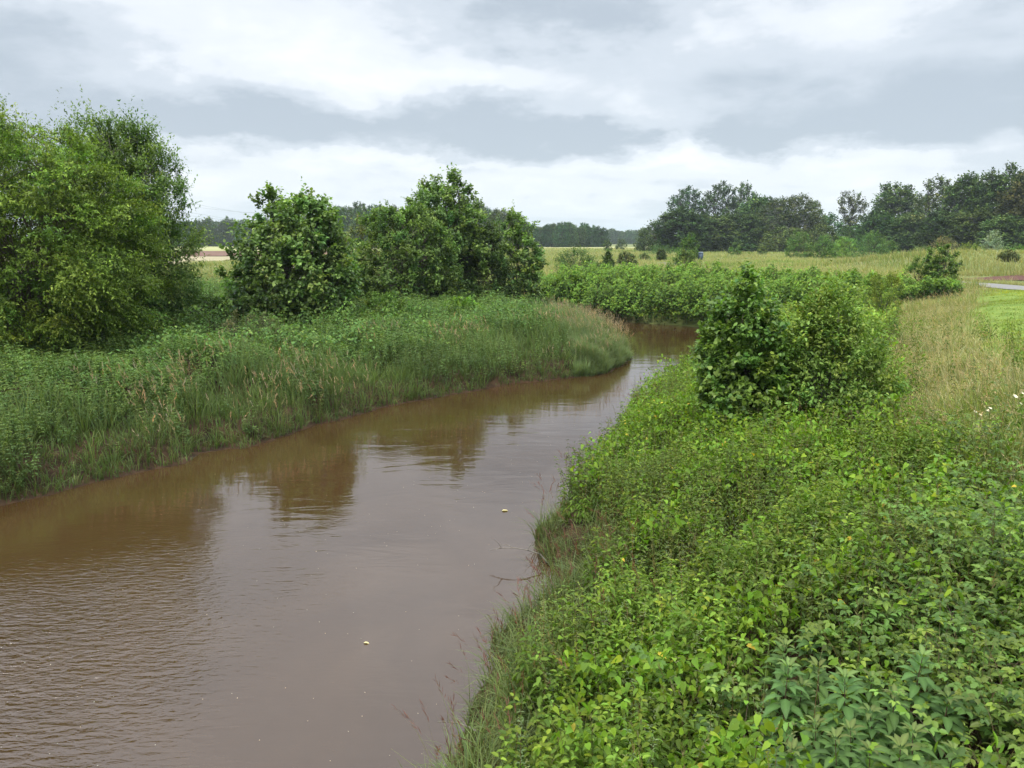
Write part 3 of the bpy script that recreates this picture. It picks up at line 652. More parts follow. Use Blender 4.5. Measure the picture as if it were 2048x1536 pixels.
thicket('knotweed_thicket', 'dense leafy green knotweed overhanging the far bank at the river bend', 230000, 1, 26, 43, 63,
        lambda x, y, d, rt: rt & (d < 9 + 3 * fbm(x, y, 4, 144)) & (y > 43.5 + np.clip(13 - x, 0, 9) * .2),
        lambda x, y, d: (1.55 + 1.5 * fbm(x, y, 2.2, 146)) * sst(-1.6, 1.0, d) * (1 - .5 * sst(6.5, 12, d)), .17, .12, (.028, .072, .013), (.160, .285, .038))  # lower leaves get a darker colour, painting recess shade into the hedge face
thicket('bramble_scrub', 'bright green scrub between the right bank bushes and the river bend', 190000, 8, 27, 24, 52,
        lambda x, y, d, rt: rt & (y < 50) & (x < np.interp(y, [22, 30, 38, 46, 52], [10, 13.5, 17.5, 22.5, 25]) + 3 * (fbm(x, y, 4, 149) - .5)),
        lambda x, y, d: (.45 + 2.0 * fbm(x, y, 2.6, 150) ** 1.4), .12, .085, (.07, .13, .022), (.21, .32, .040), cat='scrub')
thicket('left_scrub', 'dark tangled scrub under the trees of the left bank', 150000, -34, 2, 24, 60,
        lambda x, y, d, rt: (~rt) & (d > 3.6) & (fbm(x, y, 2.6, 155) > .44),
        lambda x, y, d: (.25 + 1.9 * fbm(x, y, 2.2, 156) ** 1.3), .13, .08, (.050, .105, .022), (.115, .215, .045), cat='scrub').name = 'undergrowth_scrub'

# ---- ox-eye daisies
mb = MB()
for (px, py, k) in [(1972, 787, 4), (2034, 785, 4)]:
    cx, cy_ = W(px, py, 2.55)
    for _ in range(k):
        fx, fy = cx + rng.normal(0, .11), cy_ + rng.normal(0, .12); zz = float(ground(np.array([fx]), np.array([fy]))[0]) + rng.uniform(.62, .85)
        nrmv = nrm(np.array([rng.normal(0, .25), -.5, 1.0])[None])[0]; th = np.linspace(0, 6.28, 10, endpoint=False)
        u = nrm(np.cross(nrmv, [1, 0, 0])[None])[0]; v_ = np.cross(nrmv, u)
        D = np.cos(th)[:, None] * u + np.sin(th)[:, None] * v_
        leaves(mb, np.tile([fx, fy, zz], (10, 1)), D, np.tile(nrmv, (10, 1)), .032, .020, np.tile([.85, .85, .82], (10, 1)), 'd')
        leaves(mb, np.tile([fx, fy, zz + .006], (5, 1)) - D[::2] * .004, D[::2], np.tile(nrmv, (5, 1)), .012, .012, np.tile([.7, .5, .03], (5, 1)), 'd')
        blades(mb, np.array([[fx, fy, zz - .7]]), np.array([0.]), np.array([.7]), np.array([.005]), np.array([0.]), np.array([[.1, .15, .04]]), np.array([[.1, .15, .04]]), 2)
tag(mb.build('daisies', M_GRASS), 'small white daisies flowering in the meadow grass near the verge', 'flowers', kind='stuff')

# ------------------------------------------------------------------ trees and shrubs
def crown_mesh(H, Rx, base=.1, shape='round', ncl=120, tw=8, lv=10, Ll=.10, Lw=.07, cr_=.6, col=(.06, .12, .03), tip=(.12, .2, .05), kind='o',
               up=.5, droop=.2, barkc=(.16, .13, .10), stems=4, trad=.10, lump=.35, gap=0.0, thick=1.0, lean=0.0, cdv=.20, twigs=True, shoots=0, flat=1.0):
    """returns MBs (trunk, crown): stems, branches to leaf clusters, leafy twigs in every cluster"""
    T, Cn = MB(), MB()
    z0 = H * base
    def prof(t):
        if shape == 'round': return np.clip(1 - np.abs((t - .40) / .63) ** 2.5, .03, 1) ** .5
        if shape == 'egg': return np.where(t < .35, .78 + .22 * sst(0, .35, t), np.clip(1 - np.abs((t - .35) / .68) ** 2.2, .03, 1) ** .5)
        if shape == 'cone': return np.clip(1.02 - t, .04, 1) ** .8 * sst(-.12, .12, t)
        if shape == 'bush': return np.sqrt(np.clip(1 - t ** 2.2, .02, 1)) * (.86 + .14 * sst(0, .3, t))
        if shape == 'vase': return np.clip(.25 + .95 * t, 0, 1) * np.sqrt(np.clip(1 - ((t - .72) / .3).clip(0) ** 2, .03, 1))
        if shape == 'tall': return np.sqrt(np.clip(1 - (2 * t - 1) ** 2 / 1.08, .02, 1)) * (.8 + .2 * sst(.0, .4, t))
    # lumpy envelope: random lobes
    nl = 9; la, lt, ls = rng.uniform(0, 6.28, nl), rng.uniform(.1, 1, nl), rng.uniform(-1, 1, nl)
    def lob(a, t):
        v = np.ones_like(a)
        for i in range(nl): v += lump * ls[i] * np.exp(-((np.angle(np.exp(1j * (a - la[i]))) / .7) ** 2 + ((t - lt[i]) / .22) ** 2))
        return v
    t = rng.uniform(0, 1, ncl * 6); t = t[rng.random(ncl * 6) < prof(t) ** 1.3 + .12][:ncl]; ncl = len(t); a = rng.uniform(0, 6.28, ncl); rho = rng.uniform(0, 1, ncl) ** .42
    rr = Rx * prof(t) * lob(a, t) * rho
    hl = 1 + .05 * np.sin(a * 2 + la[0]) + .04 * np.sin(a * 3 + la[1])
    C = np.stack([np.cos(a) * rr, np.sin(a) * rr, z0 + (H - z0 - cr_ * .35) * t * hl], 1); C[:, 0] += lean * t * Rx
    # stems
    sp_ = []
    for i in range(stems):
        aa = 2 * math.pi * (i + rng.uniform(-.3, .3)) / max(stems, 1); sprd = (0 if stems == 1 else .38) * Rx
        top = np.array([math.cos(aa) * sprd + lean * Rx * .8, math.sin(aa) * sprd, H * rng.uniform(.72, .93)])
        q = np.linspace(0, 1, 9); wob = rng.normal(0, .02 * H, (9, 2)) * (q * (1 - q) * 3)[:, None]
        pts = np.stack([top[0] * q ** 1.3 + math.cos(aa) * trad * .8 * (stems > 1) + wob[:, 0], top[1] * q ** 1.3 + math.sin(aa) * trad * .8 * (stems > 1) + wob[:, 1], -.15 + (top[2] + .15) * q], 1)
        tube(T, pts, trad * (1 - .85 * q) * rng.uniform(.8, 1.1), np.array(barkc) * rng.uniform(.8, 1.15), 7); sp_.append(pts)
    SP = np.concatenate(sp_)
    if twigs:
        for i in range(ncl):
            c = C[i]; cand = SP[SP[:, 2] < c[2] - .08 * H * (c[2] > .15 * H)]
            if len(cand) == 0: continue
            s = cand[np.argmin(np.linalg.norm(cand - c, axis=1) + rng.uniform(0, .1 * H, len(cand)))]
            mid = (s + c) / 2 + np.array([0, 0, .08 * np.linalg.norm(c - s)]); tube(T, [s, mid, c], [trad * .22, trad * .14, trad * .05], np.array(barkc), 4)
    ctr = np.array([lean * Rx * .5, 0, z0 + (H - z0) * .35])
    out = nrm(C - ctr)
    cc = np.exp(rng.normal(0, cdv, ncl)); ch = rng.normal(0, .10, ncl)
    csz = cr_ * rng.uniform(.65, 1.3, ncl)
    # twigs
    ci = np.repeat(np.arange(ncl), tw); nt_ = len(ci)
    td = nrm((out[ci] * .9 + rdir(nt_) * .95 + np.array([0, 0, up])) * np.array([1, 1, flat])); tl = csz[ci] * rng.uniform(.6, 1.25, nt_)
    if shoots:   # stray leaders that stick out of the crown
        hs_ = rng.choice(nt_, shoots * 3, p=(C[ci, 2] - z0 + .1) ** 2 / ((C[ci, 2] - z0 + .1) ** 2).sum()); hs_ = np.repeat(hs_[:shoots], 1)
        td[hs_] = nrm(out[ci[hs_]] * .5 + rdir(len(hs_)) * .3 + np.array([0, 0, 1.0])); tl[hs_] = cr_ * rng.uniform(1.3, 2.4, len(hs_))
    tb = C[ci] + rdir(nt_) * (csz[ci] * .28)[:, None]
    li = np.repeat(np.arange(nt_), lv); n = len(li); s = np.tile((np.arange(lv) + .5) / lv, nt_)
    dd = td[li]; P = tb[li] + dd * (tl[li] * s)[:, None]; P[:, 2] -= droop * tl[li] * s ** 2 * .5
    side = rdir(n); D = nrm(dd * .55 + side * .9 + np.array([0, 0, -droop])); N = rdir(n) * .55 + out[ci][li] * .45 + np.array([0, 0, .9])
    f = np.clip(s ** 2 * .8 + rng.normal(0, .15, n), 0, 1)[:, None]
    c = (np.array(col) * (1 - f) + np.array(tip) * f) * cc[ci][li][:, None] * np.exp(rng.normal(0, .16, (n, 1)))
    c[:, 0] *= 1 + ch[ci][li]; c[:, 2] *= 1 - ch[ci][li] * .6
    sz = rng.uniform(.6, 1.25, n)
    P += rdir(n) * Ll * .25
    P[:, 2] = np.maximum(P[:, 2], .03)
    if gap: k = rng.random(n) > gap; P, D, N, c, sz = P[k], D[k], N[k], c[k], sz[k]
    leaves(Cn, P, D, N, Ll * sz, Lw * sz, np.clip(c, .003, .9), kind)
    return T, Cn
def empty(name, loc, rz=0):
    o = bpy.data.objects.new(name, None); sc.collection.objects.link(o); o.location = loc; o.rotation_euler = (0, 0, rz); o.empty_display_size = .3; return o
def tree(name, label, cat, loc, group=None, mat=None, part='crown', sphere=None, rz=0, **kw):
    global rng; keep_ = rng; rng = np.random.default_rng(sum(ord(q) * (i + 1) for i, q in enumerate(label)))
    T, Cn = crown_mesh(**kw); rng = keep_; r_ = tag(empty(name, loc, rz), label, cat, group)
    T.build('stems' if kw.get('stems', 4) > 1 else 'trunk', M_BARK, r_, smooth=True); Cn.build(part, mat or M_LEAF, r_)
    return r_
def copy_tree(o, loc, rz, scale, label=None, group=None):
    c = o.copy(); sc.collection.objects.link(c); c.location = loc; c.rotation_euler = (0, 0, rz); c.scale = scale
    if label: c['label'] = label
    if group: c['group'] = group
    for ch in o.children:
        d = ch.copy(); sc.collection.objects.link(d); d.parent = c
    return c
def gz1(x, y): return float(ground(np.array([float(x)]), np.array([float(y)]))[0])
def spot(px, Yd, top_py, wpx):
    """-> loc, height, radius from photo measurements at ground distance Yd"""
    x = xat(px, Yd, 3.0); z = gz1(x, Yd); return (x, Yd, z), ztop(top_py, Yd) - z, wpx / 2 / FPX * Yd

# big feathery trees on the left
loc, H, Rr = spot(66, 25.3, 250, 565)
tree('locust_tree', 'large yellow green feathery leaved tree with many thin stems at left edge', 'tree', loc, H=H, Rx=Rr * .84, base=.13, shape='egg', ncl=600, tw=16, lv=18, Ll=.105, Lw=.048, cr_=.78, flat=.45, shoots=70,
     gap=.12, col=(.088, .158, .023), tip=(.22, .325, .055), kind='d', up=.25, droop=.45, barkc=(.20, .17, .11), stems=9, trad=.085, lump=.22)
loc, H, Rr = spot(255, 29.5, 252, 270)
tree('willow_tree', 'taller grey green tree with spiky tips behind the feathery yellow green one', 'tree', loc, H=H, Rx=Rr * .92, base=.05, shape='egg', ncl=560, tw=13, lv=14, Ll=.125, Lw=.054, cr_=.75, shoots=90,
     col=(.075, .145, .035), tip=(.19, .29, .09), kind='d', up=.9, droop=.2, barkc=(.17, .15, .11), stems=5, trad=.09, lump=.3)
loc, H, Rr = spot(-30, 29.5, 215, 250)
tree('willow_tree', 'willow rising highest at the left picture edge with a spiky leader', 'tree', loc, H=H, Rx=Rr, base=.10, shape='egg', ncl=300, tw=12, lv=14, Ll=.125, Lw=.050, cr_=.8, shoots=60,
     col=(.06, .11, .03), tip=(.15, .21, .075), kind='d', up=.9, droop=.2, barkc=(.17, .15, .11), stems=5, trad=.09, lump=.3, gap=.1)
# maples and shrubs along the left bank
MAP = dict(kind='o', Ll=.15, Lw=.135, shoots=16, col=(.072, .142, .032), tip=(.22, .34, .10), barkc=(.15, .13, .11), mat=M_GLOSS)
loc, H, Rr = spot(592, 34.0, 396, 262)
tree('maple_tree', 'dark green rounded maple standing alone in front of the far field', 'tree', loc, H=H, Rx=Rr * .86, base=.02, shape='egg', ncl=420, tw=9, lv=10, cr_=.56, up=.6, stems=5, trad=.09, lump=.16, **MAP)
loc, H, Rr = spot(808, 43.5, 424, 205)
tree('round_shrub_tree', 'low round dome of green leaves between the lone maple and the tallest maple', 'tree', loc, H=H, Rx=Rr, base=.03, shape='round', ncl=330, tw=9, lv=9, cr_=.55, up=.3, stems=4, trad=.08, lump=.12, mat=M_LEAF,
     kind='o', Ll=.16, Lw=.10, shoots=20, col=(.065, .125, .030), tip=(.17, .27, .075))
loc, H, Rr = spot(885, 47.0, 368, 180)
tree('maple_tree', 'tallest maple of the left bank with a ragged pointed top', 'tree', loc, H=H, Rx=Rr, base=.03, shape='egg', ncl=420, tw=9, lv=9, cr_=.62, up=.8, stems=5, trad=.11, lump=.18, **MAP)
loc, H, Rr = spot(965, 47.5, 452, 120)
tree('shrub', 'dark shrub leaning against the right side of the tallest maple', 'shrub', loc, H=H, Rx=Rr, base=.02, shape='bush', ncl=200, tw=8, lv=9, cr_=.5, up=.4, stems=4, trad=.06, kind='o', Ll=.14, Lw=.09, col=(.045, .088, .022), tip=(.11, .17, .05))
loc, H, Rr = spot(1035, 50.0, 436, 100)
tree('maple_tree', 'small rounded maple at the right end of the left bank row', 'tree', loc, H=H, Rx=Rr, base=.03, shape='egg', ncl=220, tw=8, lv=9, cr_=.5, up=.5, stems=4, trad=.07, lump=.2, **MAP)
loc, H, Rr = spot(1003, 56.0, 425, 80)
tree('shrub', 'light green feathery shrub showing between two maples', 'shrub', loc, H=H, Rx=Rr, base=.05, shape='egg', ncl=70, tw=8, lv=9, cr_=.5, up=.4, stems=3, trad=.06, kind='d', Ll=.13, Lw=.06, col=(.07, .13, .03), tip=(.14, .22, .06))
loc, H, Rr = spot(722, 52.0, 448, 110)
tree('shrub', 'olive green airy shrub in the gap right of the lone maple', 'shrub', loc, H=H, Rx=Rr, base=.03, shape='bush', ncl=90, tw=8, lv=9, cr_=.55, up=.5, stems=4, trad=.06, kind='d', Ll=.16, Lw=.08, col=(.085, .115, .03), tip=(.19, .21, .07), gap=.2)
loc, H, Rr = spot(700, 41.0, 520, 70)
tree('shrub', 'narrow mid green shrub filling the gap beside the lone maple', 'shrub', loc, H=H, Rx=Rr, base=.02, shape='bush', ncl=60, tw=8, lv=9, cr_=.42, up=.5, stems=3, trad=.04, kind='o', Ll=.12, Lw=.08, col=(.05, .10, .025), tip=(.12, .19, .05))
loc, H, Rr = spot(768, 33.5, 588, 120)
tree('shrub', 'low light green bush in front of the round dome tree', 'shrub', loc, H=H, Rx=Rr, base=.02, shape='bush', ncl=90, tw=8, lv=9, cr_=.3, up=.6, stems=4, trad=.03, kind='o', Ll=.085, Lw=.055, col=(.075, .14, .028), tip=(.15, .25, .05))
loc, H, Rr = spot(920, 37.5, 598, 85)
tree('shrub', 'low bright yellow green mound of leaves below the tallest maple', 'shrub', loc, H=H, Rx=Rr, base=.02, shape='bush', ncl=70, tw=7, lv=8, cr_=.25, up=.4, stems=3, trad=.03, kind='o', Ll=.10, Lw=.08, col=(.11, .21, .03), tip=(.18, .33, .04))
loc, H, Rr = spot(375, 32.0, 575, 190)
tree('shrub', 'spreading dark shrub between the big left tree and the lone maple', 'shrub', loc, H=H, Rx=Rr, base=.02, shape='bush', ncl=120, tw=9, lv=10, cr_=.42, up=.5, droop=.4, stems=5, trad=.04, kind='d', Ll=.11, Lw=.05, col=(.05, .10, .02), tip=(.11, .19, .035))
loc, H, Rr = spot(490, 29.0, 628, 150)
tree('shrub', 'low brownish green shrub with pale flower specks before the lone maple', 'shrub', loc, H=H, Rx=Rr, base=.02, shape='bush', ncl=80, tw=8, lv=9, cr_=.3, up=.6, stems=4, trad=.03, kind='d', Ll=.07, Lw=.035, col=(.075, .095, .04), tip=(.20, .21, .13))
loc, H, Rr = spot(1145, 56.0, 548, 120)
tree('shrub', 'bright yellow green shrub at the bend left of the knotweed', 'shrub', loc, H=H, Rx=Rr, base=.02, shape='bush', ncl=90, tw=8, lv=8, cr_=.4, up=.4, stems=3, trad=.03, kind='o', Ll=.14, Lw=.10, col=(.09, .17, .03), tip=(.16, .29, .045))

# the two bushes on the right bank
loc, H, Rr = spot(1488, 14.6, 566, 200)
tree('alder_bush', 'tall dark alder bush with round glossy leaves at the river edge', 'bush', loc, H=H, Rx=Rr * .96, base=.0, shape='bush', ncl=500, tw=7, lv=8, Ll=.086, Lw=.072, cr_=.28, shoots=90, col=(.072, .148, .030), tip=(.19, .32, .065), kind='h', up=.6,
     stems=6, trad=.03, lump=.26, mat=M_GLOSS, barkc=(.13, .11, .09))
loc, H, Rr = spot(1652, 14.7, 590, 260)
tree('sallow_bush', 'lighter broad bush with oval leaves right of the dark alder', 'bush', loc, H=H, Rx=Rr * .92, base=.0, shape='bush', ncl=520, tw=7, lv=9, Ll=.074, Lw=.042, cr_=.34, shoots=150, gap=.12, col=(.105, .185, .036), tip=(.26, .37, .09), kind='o', up=.8,
     stems=9, trad=.022, lump=.26, mat=M_LEAF, barkc=(.22, .21, .17))
loc, H, Rr = spot(1768, 35.0, 548, 95)
tree('shrub', 'yellow green upright shrub beside the tall dry grass', 'shrub', loc, H=H, Rx=Rr, base=.02, shape='egg', ncl=80, tw=9, lv=9, cr_=.30, up=1.3, stems=5, trad=.025, kind='d', Ll=.10, Lw=.03, col=(.10, .16, .025), tip=(.24, .30, .05))
loc, H, Rr = spot(1880, 50.0, 492, 62)
tree('young_birch', 'dense upright young tree with bright tip near the bend of the path', 'tree', loc, H=H, Rx=Rr, base=.02, shape='egg', ncl=110, tw=8, lv=9, cr_=.33, up=.9, stems=3, trad=.05, kind='o', Ll=.10, Lw=.08, col=(.045, .095, .02), tip=(.15, .26, .05), mat=M_GLOSS)
loc, H, Rr = spot(1836, 51.0, 518, 60)
tree('shrub', 'softer green shrub touching the young tree by the path', 'shrub', loc, H=H, Rx=Rr, base=.02, shape='bush', ncl=60, tw=8, lv=9, cr_=.33, up=.7, stems=3, trad=.03, kind='d', Ll=.10, Lw=.045, col=(.07, .14, .025), tip=(.15, .24, .05))
loc, H, Rr = spot(1905, 47.0, 555, 40)
tree('shrub', 'small grey green shrub at the foot of the young tree by the path', 'shrub', loc, H=H, Rx=Rr, base=.02, shape='bush', ncl=40, tw=7, lv=8, cr_=.25, up=.7, stems=3, trad=.02, kind='d', Ll=.09, Lw=.035, col=(.09, .13, .045), tip=(.19, .24, .10))

# shrubs dotted over the meadow
DOT = [  # name, label, cat, px, dist, top, width, shape, col, tip
 ('shrub', 'broad round shrub left of the pointed sapling beyond the bend', 'shrub', 1152, 78, 498, 80, 'bush', (.055, .105, .03), (.13, .20, .06)),
 ('sapling', 'narrow pointed sapling beyond the bend', 'tree', 1216, 74, 502, 36, 'cone', (.04, .085, .025), (.10, .16, .05)),
 ('shrub', 'low spreading shrub at the foot of the pointed sapling', 'shrub', 1190, 73, 532, 62, 'bush', (.05, .09, .03), (.12, .17, .06)),
 ('shrub', 'small brownish round shrub right of the pointed sapling', 'shrub', 1253, 84, 506, 34, 'egg', (.07, .10, .04), (.15, .18, .08)),
 ('shrub', 'small dark shrub alone in the meadow above the pale path', 'shrub', 1322, 122, 498, 18, 'egg', (.045, .08, .025), (.10, .15, .05)),
 ('shrub', 'faint low shrub in the meadow left of the small dark one', 'shrub', 1288, 122, 509, 22, 'bush', (.09, .13, .05), (.18, .22, .09)),
 ('sapling', 'pointed bright green young tree in front of the dark wood', 'tree', 1378, 112, 470, 34, 'egg', (.05, .11, .025), (.12, .22, .05)),
 ('shrub', 'olive willow shrub directly behind the knotweed top', 'shrub', 1370, 84, 502, 42, 'egg', (.07, .12, .03), (.16, .22, .06)),
 ('shrub', 'grey green shrub beside the blue grey cabinet', 'shrub', 1386, 118, 494, 24, 'bush', (.08, .12, .05), (.17, .22, .09)),
 ('shrub', 'small round bush before the wood right of the cabinet', 'shrub', 1470, 168, 487, 24, 'bush', (.06, .12, .03), (.13, .22, .05)),
 ('shrub', 'tiny pale bush near the birches of the wood', 'shrub', 1524, 180, 493, 18, 'bush', (.09, .13, .04), (.16, .22, .06)),
 ('young_tree', 'first young tree of the row before the wood, dark and conical', 'tree', 1597, 140, 466, 50, 'egg', (.045, .095, .025), (.11, .19, .05)),
 ('young_tree', 'second young tree of the row before the wood, rounded', 'tree', 1645, 140, 474, 50, 'bush', (.045, .10, .025), (.11, .20, .05)),
 ('young_tree', 'pale green bush in the middle of the young tree row', 'tree', 1690, 146, 474, 46, 'bush', (.09, .17, .04), (.16, .28, .06)),
 ('young_tree', 'broadest darkest young tree at the right of the row', 'tree', 1742, 138, 465, 72, 'bush', (.04, .09, .025), (.10, .18, .05)),
 ('young_tree', 'small young tree closing the right end of the row', 'tree', 1778, 140, 481, 36, 'bush', (.045, .095, .025), (.11, .18, .05)),
 ('shrub', 'olive brown upright willow shrub in front of the wood', 'shrub', 1888, 150, 476, 56, 'bush', (.12, .12, .05), (.22, .21, .10)),
 ('shrub', 'low olive bushes left of the upright willow shrub', 'shrub', 1846, 140, 494, 50, 'bush', (.07, .11, .035), (.14, .18, .06)),
 ('shrub', 'flat topped yellow green mound beside the silvery tree', 'shrub', 1940, 118, 489, 56, 'bush', (.09, .14, .03), (.17, .24, .05)),
 ('silver_willow', 'pale silvery pyramid shaped willow before the dark wood', 'tree', 1980, 128, 463, 60, 'cone', (.17, .23, .17), (.28, .36, .27)),
 ('shrub', 'bright green bramble clump under the wood at the right', 'shrub', 2035, 125, 494, 60, 'bush', (.06, .14, .025), (.12, .22, .04)),
 ('shrub', 'dark tussock shrub on the grassy embankment', 'shrub', 2016, 77, 512, 34, 'bush', (.06, .085, .03), (.12, .15, .06)),
 ('shrub', 'tiny dark shrub by the far edge of the wood', 'shrub', 1215, 250, 478, 16, 'egg', (.05, .085, .03), (.09, .14, .05)),
 ('shrub', 'small rounded shrub standing far out in the meadow gap', 'shrub', 1242, 290, 479, 20, 'bush', (.045, .08, .03), (.09, .14, .05)),
 ('shrub', 'farthest small tree in the gap between the woods', 'shrub', 1280, 300, 477, 18, 'bush', (.05, .09, .035), (.10, .15, .06)),
 ('shrub', 'low line of dark brambles below the left end of the right wood', 'shrub', 1328, 175, 492, 80, 'bush', (.05, .11, .03), (.11, .19, .05)),
]
for (nm, lb, ct, px, Yd, tp, wp_, shp, c1, c2) in DOT:
    loc, H, Rr = spot(px, Yd, tp, wp_); H = max(H, .8); k_ = Yd / 80
    far = Yd > 160
    lf = 1.45 if nm == 'young_tree' else 1.15; c1 = [v * lf for v in c1]; c2 = [v * lf for v in c2]
    tree(nm, lb, ct, loc, H=H, Rx=Rr, base=.02, shape=shp, ncl=70 if far else 130, tw=6, lv=6 if far else 8, cr_=max(.3, Rr * .32), up=.8, stems=3, trad=.04, kind='d', Ll=.13 * k_ ** .6, Lw=.085 * k_ ** .6, col=c1, tip=c2, lump=.25, twigs=not far)

# wood on the right: prototypes with mesh shared by the copies
PR = {}
def proto(key, **kw):
    T, Cn = crown_mesh(**kw); r_ = empty('forest_tree', (0, 0, 0))
    T.build('trunk', M_BARK, r_, smooth=True); Cn.build('crown', M_FAR, r_); PR[key] = [r_, kw['H'], kw['Rx'], False]
proto('oak', H=18, Rx=6, base=.06, shape='egg', ncl=470, tw=6, lv=6, Ll=.62, Lw=.44, cr_=1.55, col=(.032, .070, .022), tip=(.095, .165, .045), kind='d', up=.4, stems=1, trad=.35, lump=.26, barkc=(.12, .11, .09))
proto('oak_b', H=18, Rx=6, base=.05, shape='round', ncl=470, tw=6, lv=6, Ll=.62, Lw=.44, cr_=1.55, col=(.034, .072, .022), tip=(.100, .170, .042), kind='d', up=.4, stems=1, trad=.35, lump=.28, barkc=(.12, .11, .09))
proto('poplar', H=20, Rx=6, base=.16, shape='tall', ncl=230, tw=6, lv=6, Ll=.55, Lw=.40, cr_=1.5, col=(.045, .085, .034), tip=(.115, .180, .070), kind='d', up=.9, stems=2, trad=.3, lump=.55, gap=.1, barkc=(.14, .13, .11))
proto('birch', H=16, Rx=4.5, base=.10, shape='egg', ncl=260, tw=7, lv=6, Ll=.45, Lw=.30, cr_=1.5, col=(.052, .085, .032), tip=(.130, .180, .066), kind='d', up=.1, droop=.9, stems=2, trad=.14, lump=.26, gap=.05, barkc=(.55, .53, .48))
proto('vase', H=16, Rx=4, base=.30, shape='vase', ncl=120, tw=7, lv=6, Ll=.42, Lw=.28, cr_=1.1, col=(.055, .095, .042), tip=(.13, .19, .085), kind='d', up=1.2, stems=2, trad=.25, lump=.3, gap=.05, barkc=(.12, .11, .09))
proto('spruce', H=16, Rx=3, base=.04, shape='cone', ncl=90, tw=5, lv=6, Ll=.5, Lw=.22, cr_=1.0, col=(.018, .034, .020), tip=(.035, .060, .034), kind='d', up=-.1, stems=1, trad=.2, lump=.15)
proto('low', H=9, Rx=6, base=.0, shape='bush', ncl=230, tw=6, lv=6, Ll=.5, Lw=.36, cr_=1.5, col=(.032, .068, .020), tip=(.095, .165, .042), kind='d', up=.4, stems=3, trad=.15, lump=.26)
proto('rusty', H=18, Rx=6, base=.03, shape='egg', ncl=450, tw=6, lv=6, Ll=.62, Lw=.44, cr_=1.55, col=(.040, .050, .018), tip=(.105, .105, .034), kind='d', up=.4, stems=1, trad=.35, lump=.26, barkc=(.12, .11, .09))
def ftree(key, px, Yd, top, wpx, name, label, group, cat='tree'):
    if px > 1850: top += 8
    loc, H, Rr = spot(px, Yd, top, wpx); pr, h0, r0, used = PR[key]
    s = (Rr / r0, Rr / r0, H / h0); rz = rng.uniform(0, 6.28)
    if not used: o = pr; PR[key][3] = True; o.location = loc; o.rotation_euler = (0, 0, rz); o.scale = s
    else: o = copy_tree(pr, loc, rz, s)
    o.name = name; tag(o, label, cat, group)
    return o
G = 'trees of the wood on the right'
FT = [
 ('low', 1318, 232, 446, 90, 'willow_tree', 'grey green dome shaped willow at the left end of the right wood'),
 ('oak_b', 1362, 222, 420, 100, 'oak_tree', 'round crowned tree in front of the poplars at the wood left end'),
 ('poplar', 1372, 262, 378, 84, 'poplar_tree', 'leftmost tall poplar of the right wood'),
 ('poplar', 1438, 262, 369, 84, 'poplar_tree', 'airy tall poplar with sky showing through its crown'),
 ('poplar', 1484, 268, 370, 62, 'poplar_tree', 'tall poplar right of the airy one'),
 ('oak', 1424, 226, 432, 96, 'oak_tree', 'lower dark tree beneath the airy poplar'),
 ('oak_b', 1480, 232, 425, 80, 'oak_tree', 'dark tree before the right poplar'),
 ('oak', 1516, 246, 396, 90, 'oak_tree', 'dark round tree between the poplars and the birches'),
 ('birch', 1548, 232, 394, 76, 'birch_tree', 'first birch of the wood, pale trunks showing at its foot'),
 ('birch', 1588, 236, 388, 80, 'birch_tree', 'tallest birch in the middle of the birch group'),
 ('birch', 1620, 238, 398, 56, 'birch_tree', 'last birch with a white trunk beside the sky gap'),
 ('low', 1570, 215, 455, 90, 'hazel_tree', 'low dark understorey below the birches'),
 ('low', 1660, 270, 430, 110, 'willow_tree', 'hazy grey green willow low in the gap of the wood'),
 ('low', 1640, 228, 450, 70, 'hazel_tree', 'low tree at the right foot of the birches'),
 ('vase', 1697, 236, 388, 60, 'aspen_tree', 'slender vase shaped aspen standing free in the gap'),
 ('spruce', 1734, 244, 414, 22, 'spruce_tree', 'narrow pointed conifer right of the free standing aspen'),
 ('low', 1708, 225, 452, 84, 'hazel_tree', 'low dark tree at the foot of the free standing aspen'),
 ('oak', 1783, 222, 372, 92, 'oak_tree', 'broad oak right of the gap with a domed top'),
 ('oak_b', 1752, 212, 428, 70, 'oak_tree', 'lower tree at the left foot of the domed oak'),
 ('oak', 1812, 206, 432, 84, 'oak_tree', 'dark lower tree right of the domed oak'),
 ('vase', 1836, 226, 392, 44, 'aspen_tree', 'thin topped aspen between the domed oak and the highest trees'),
 ('poplar', 1868, 202, 350, 90, 'poplar_tree', 'tall open crowned tree leaning left over the thin aspen'),
 ('oak', 1925, 196, 346, 96, 'oak_tree', 'tall dark oak left of the highest tree'),
 ('oak_b', 1988, 186, 332, 100, 'oak_tree', 'highest oak of the whole wood'),
 ('rusty', 2046, 172, 345, 100, 'oak_tree', 'rust tinged oak at the right picture edge'),
 ('oak', 1880, 184, 418, 90, 'oak_tree', 'lower leafy tree beneath the left leaning tall tree'),
 ('oak_b', 1942, 178, 415, 90, 'oak_tree', 'lower leafy tree beneath the highest oak'),
 ('oak', 2006, 168, 425, 90, 'oak_tree', 'lower dark tree by the rust tinged oak'),
 ('rusty', 2110, 170, 350, 110, 'oak_tree', 'oak just beyond the right picture edge'),
 ('oak', 2180, 175, 360, 110, 'oak_tree', 'oak well outside the right picture edge'),
]
for (ky, px, Yd, tp, wp_, nm, lb) in FT: ftree(ky, px, Yd, tp, wp_, nm, lb, G)
# undergrowth filling the foot of the wood
for i, px in enumerate(range(1395, 2100, 44)):
    ftree('low', px + rng.uniform(-12, 12), np.interp(px, [1395, 1700, 2050], [225, 232, 168]) + rng.uniform(0, 8), np.interp(px, [1395, 1800, 2050], [478, 474, 462]) + rng.uniform(-6, 6), 74, 'hazel_bush', 'dark low bush in the shadowed edge of the right wood', 'bushes along the edge of the right wood', 'bush')
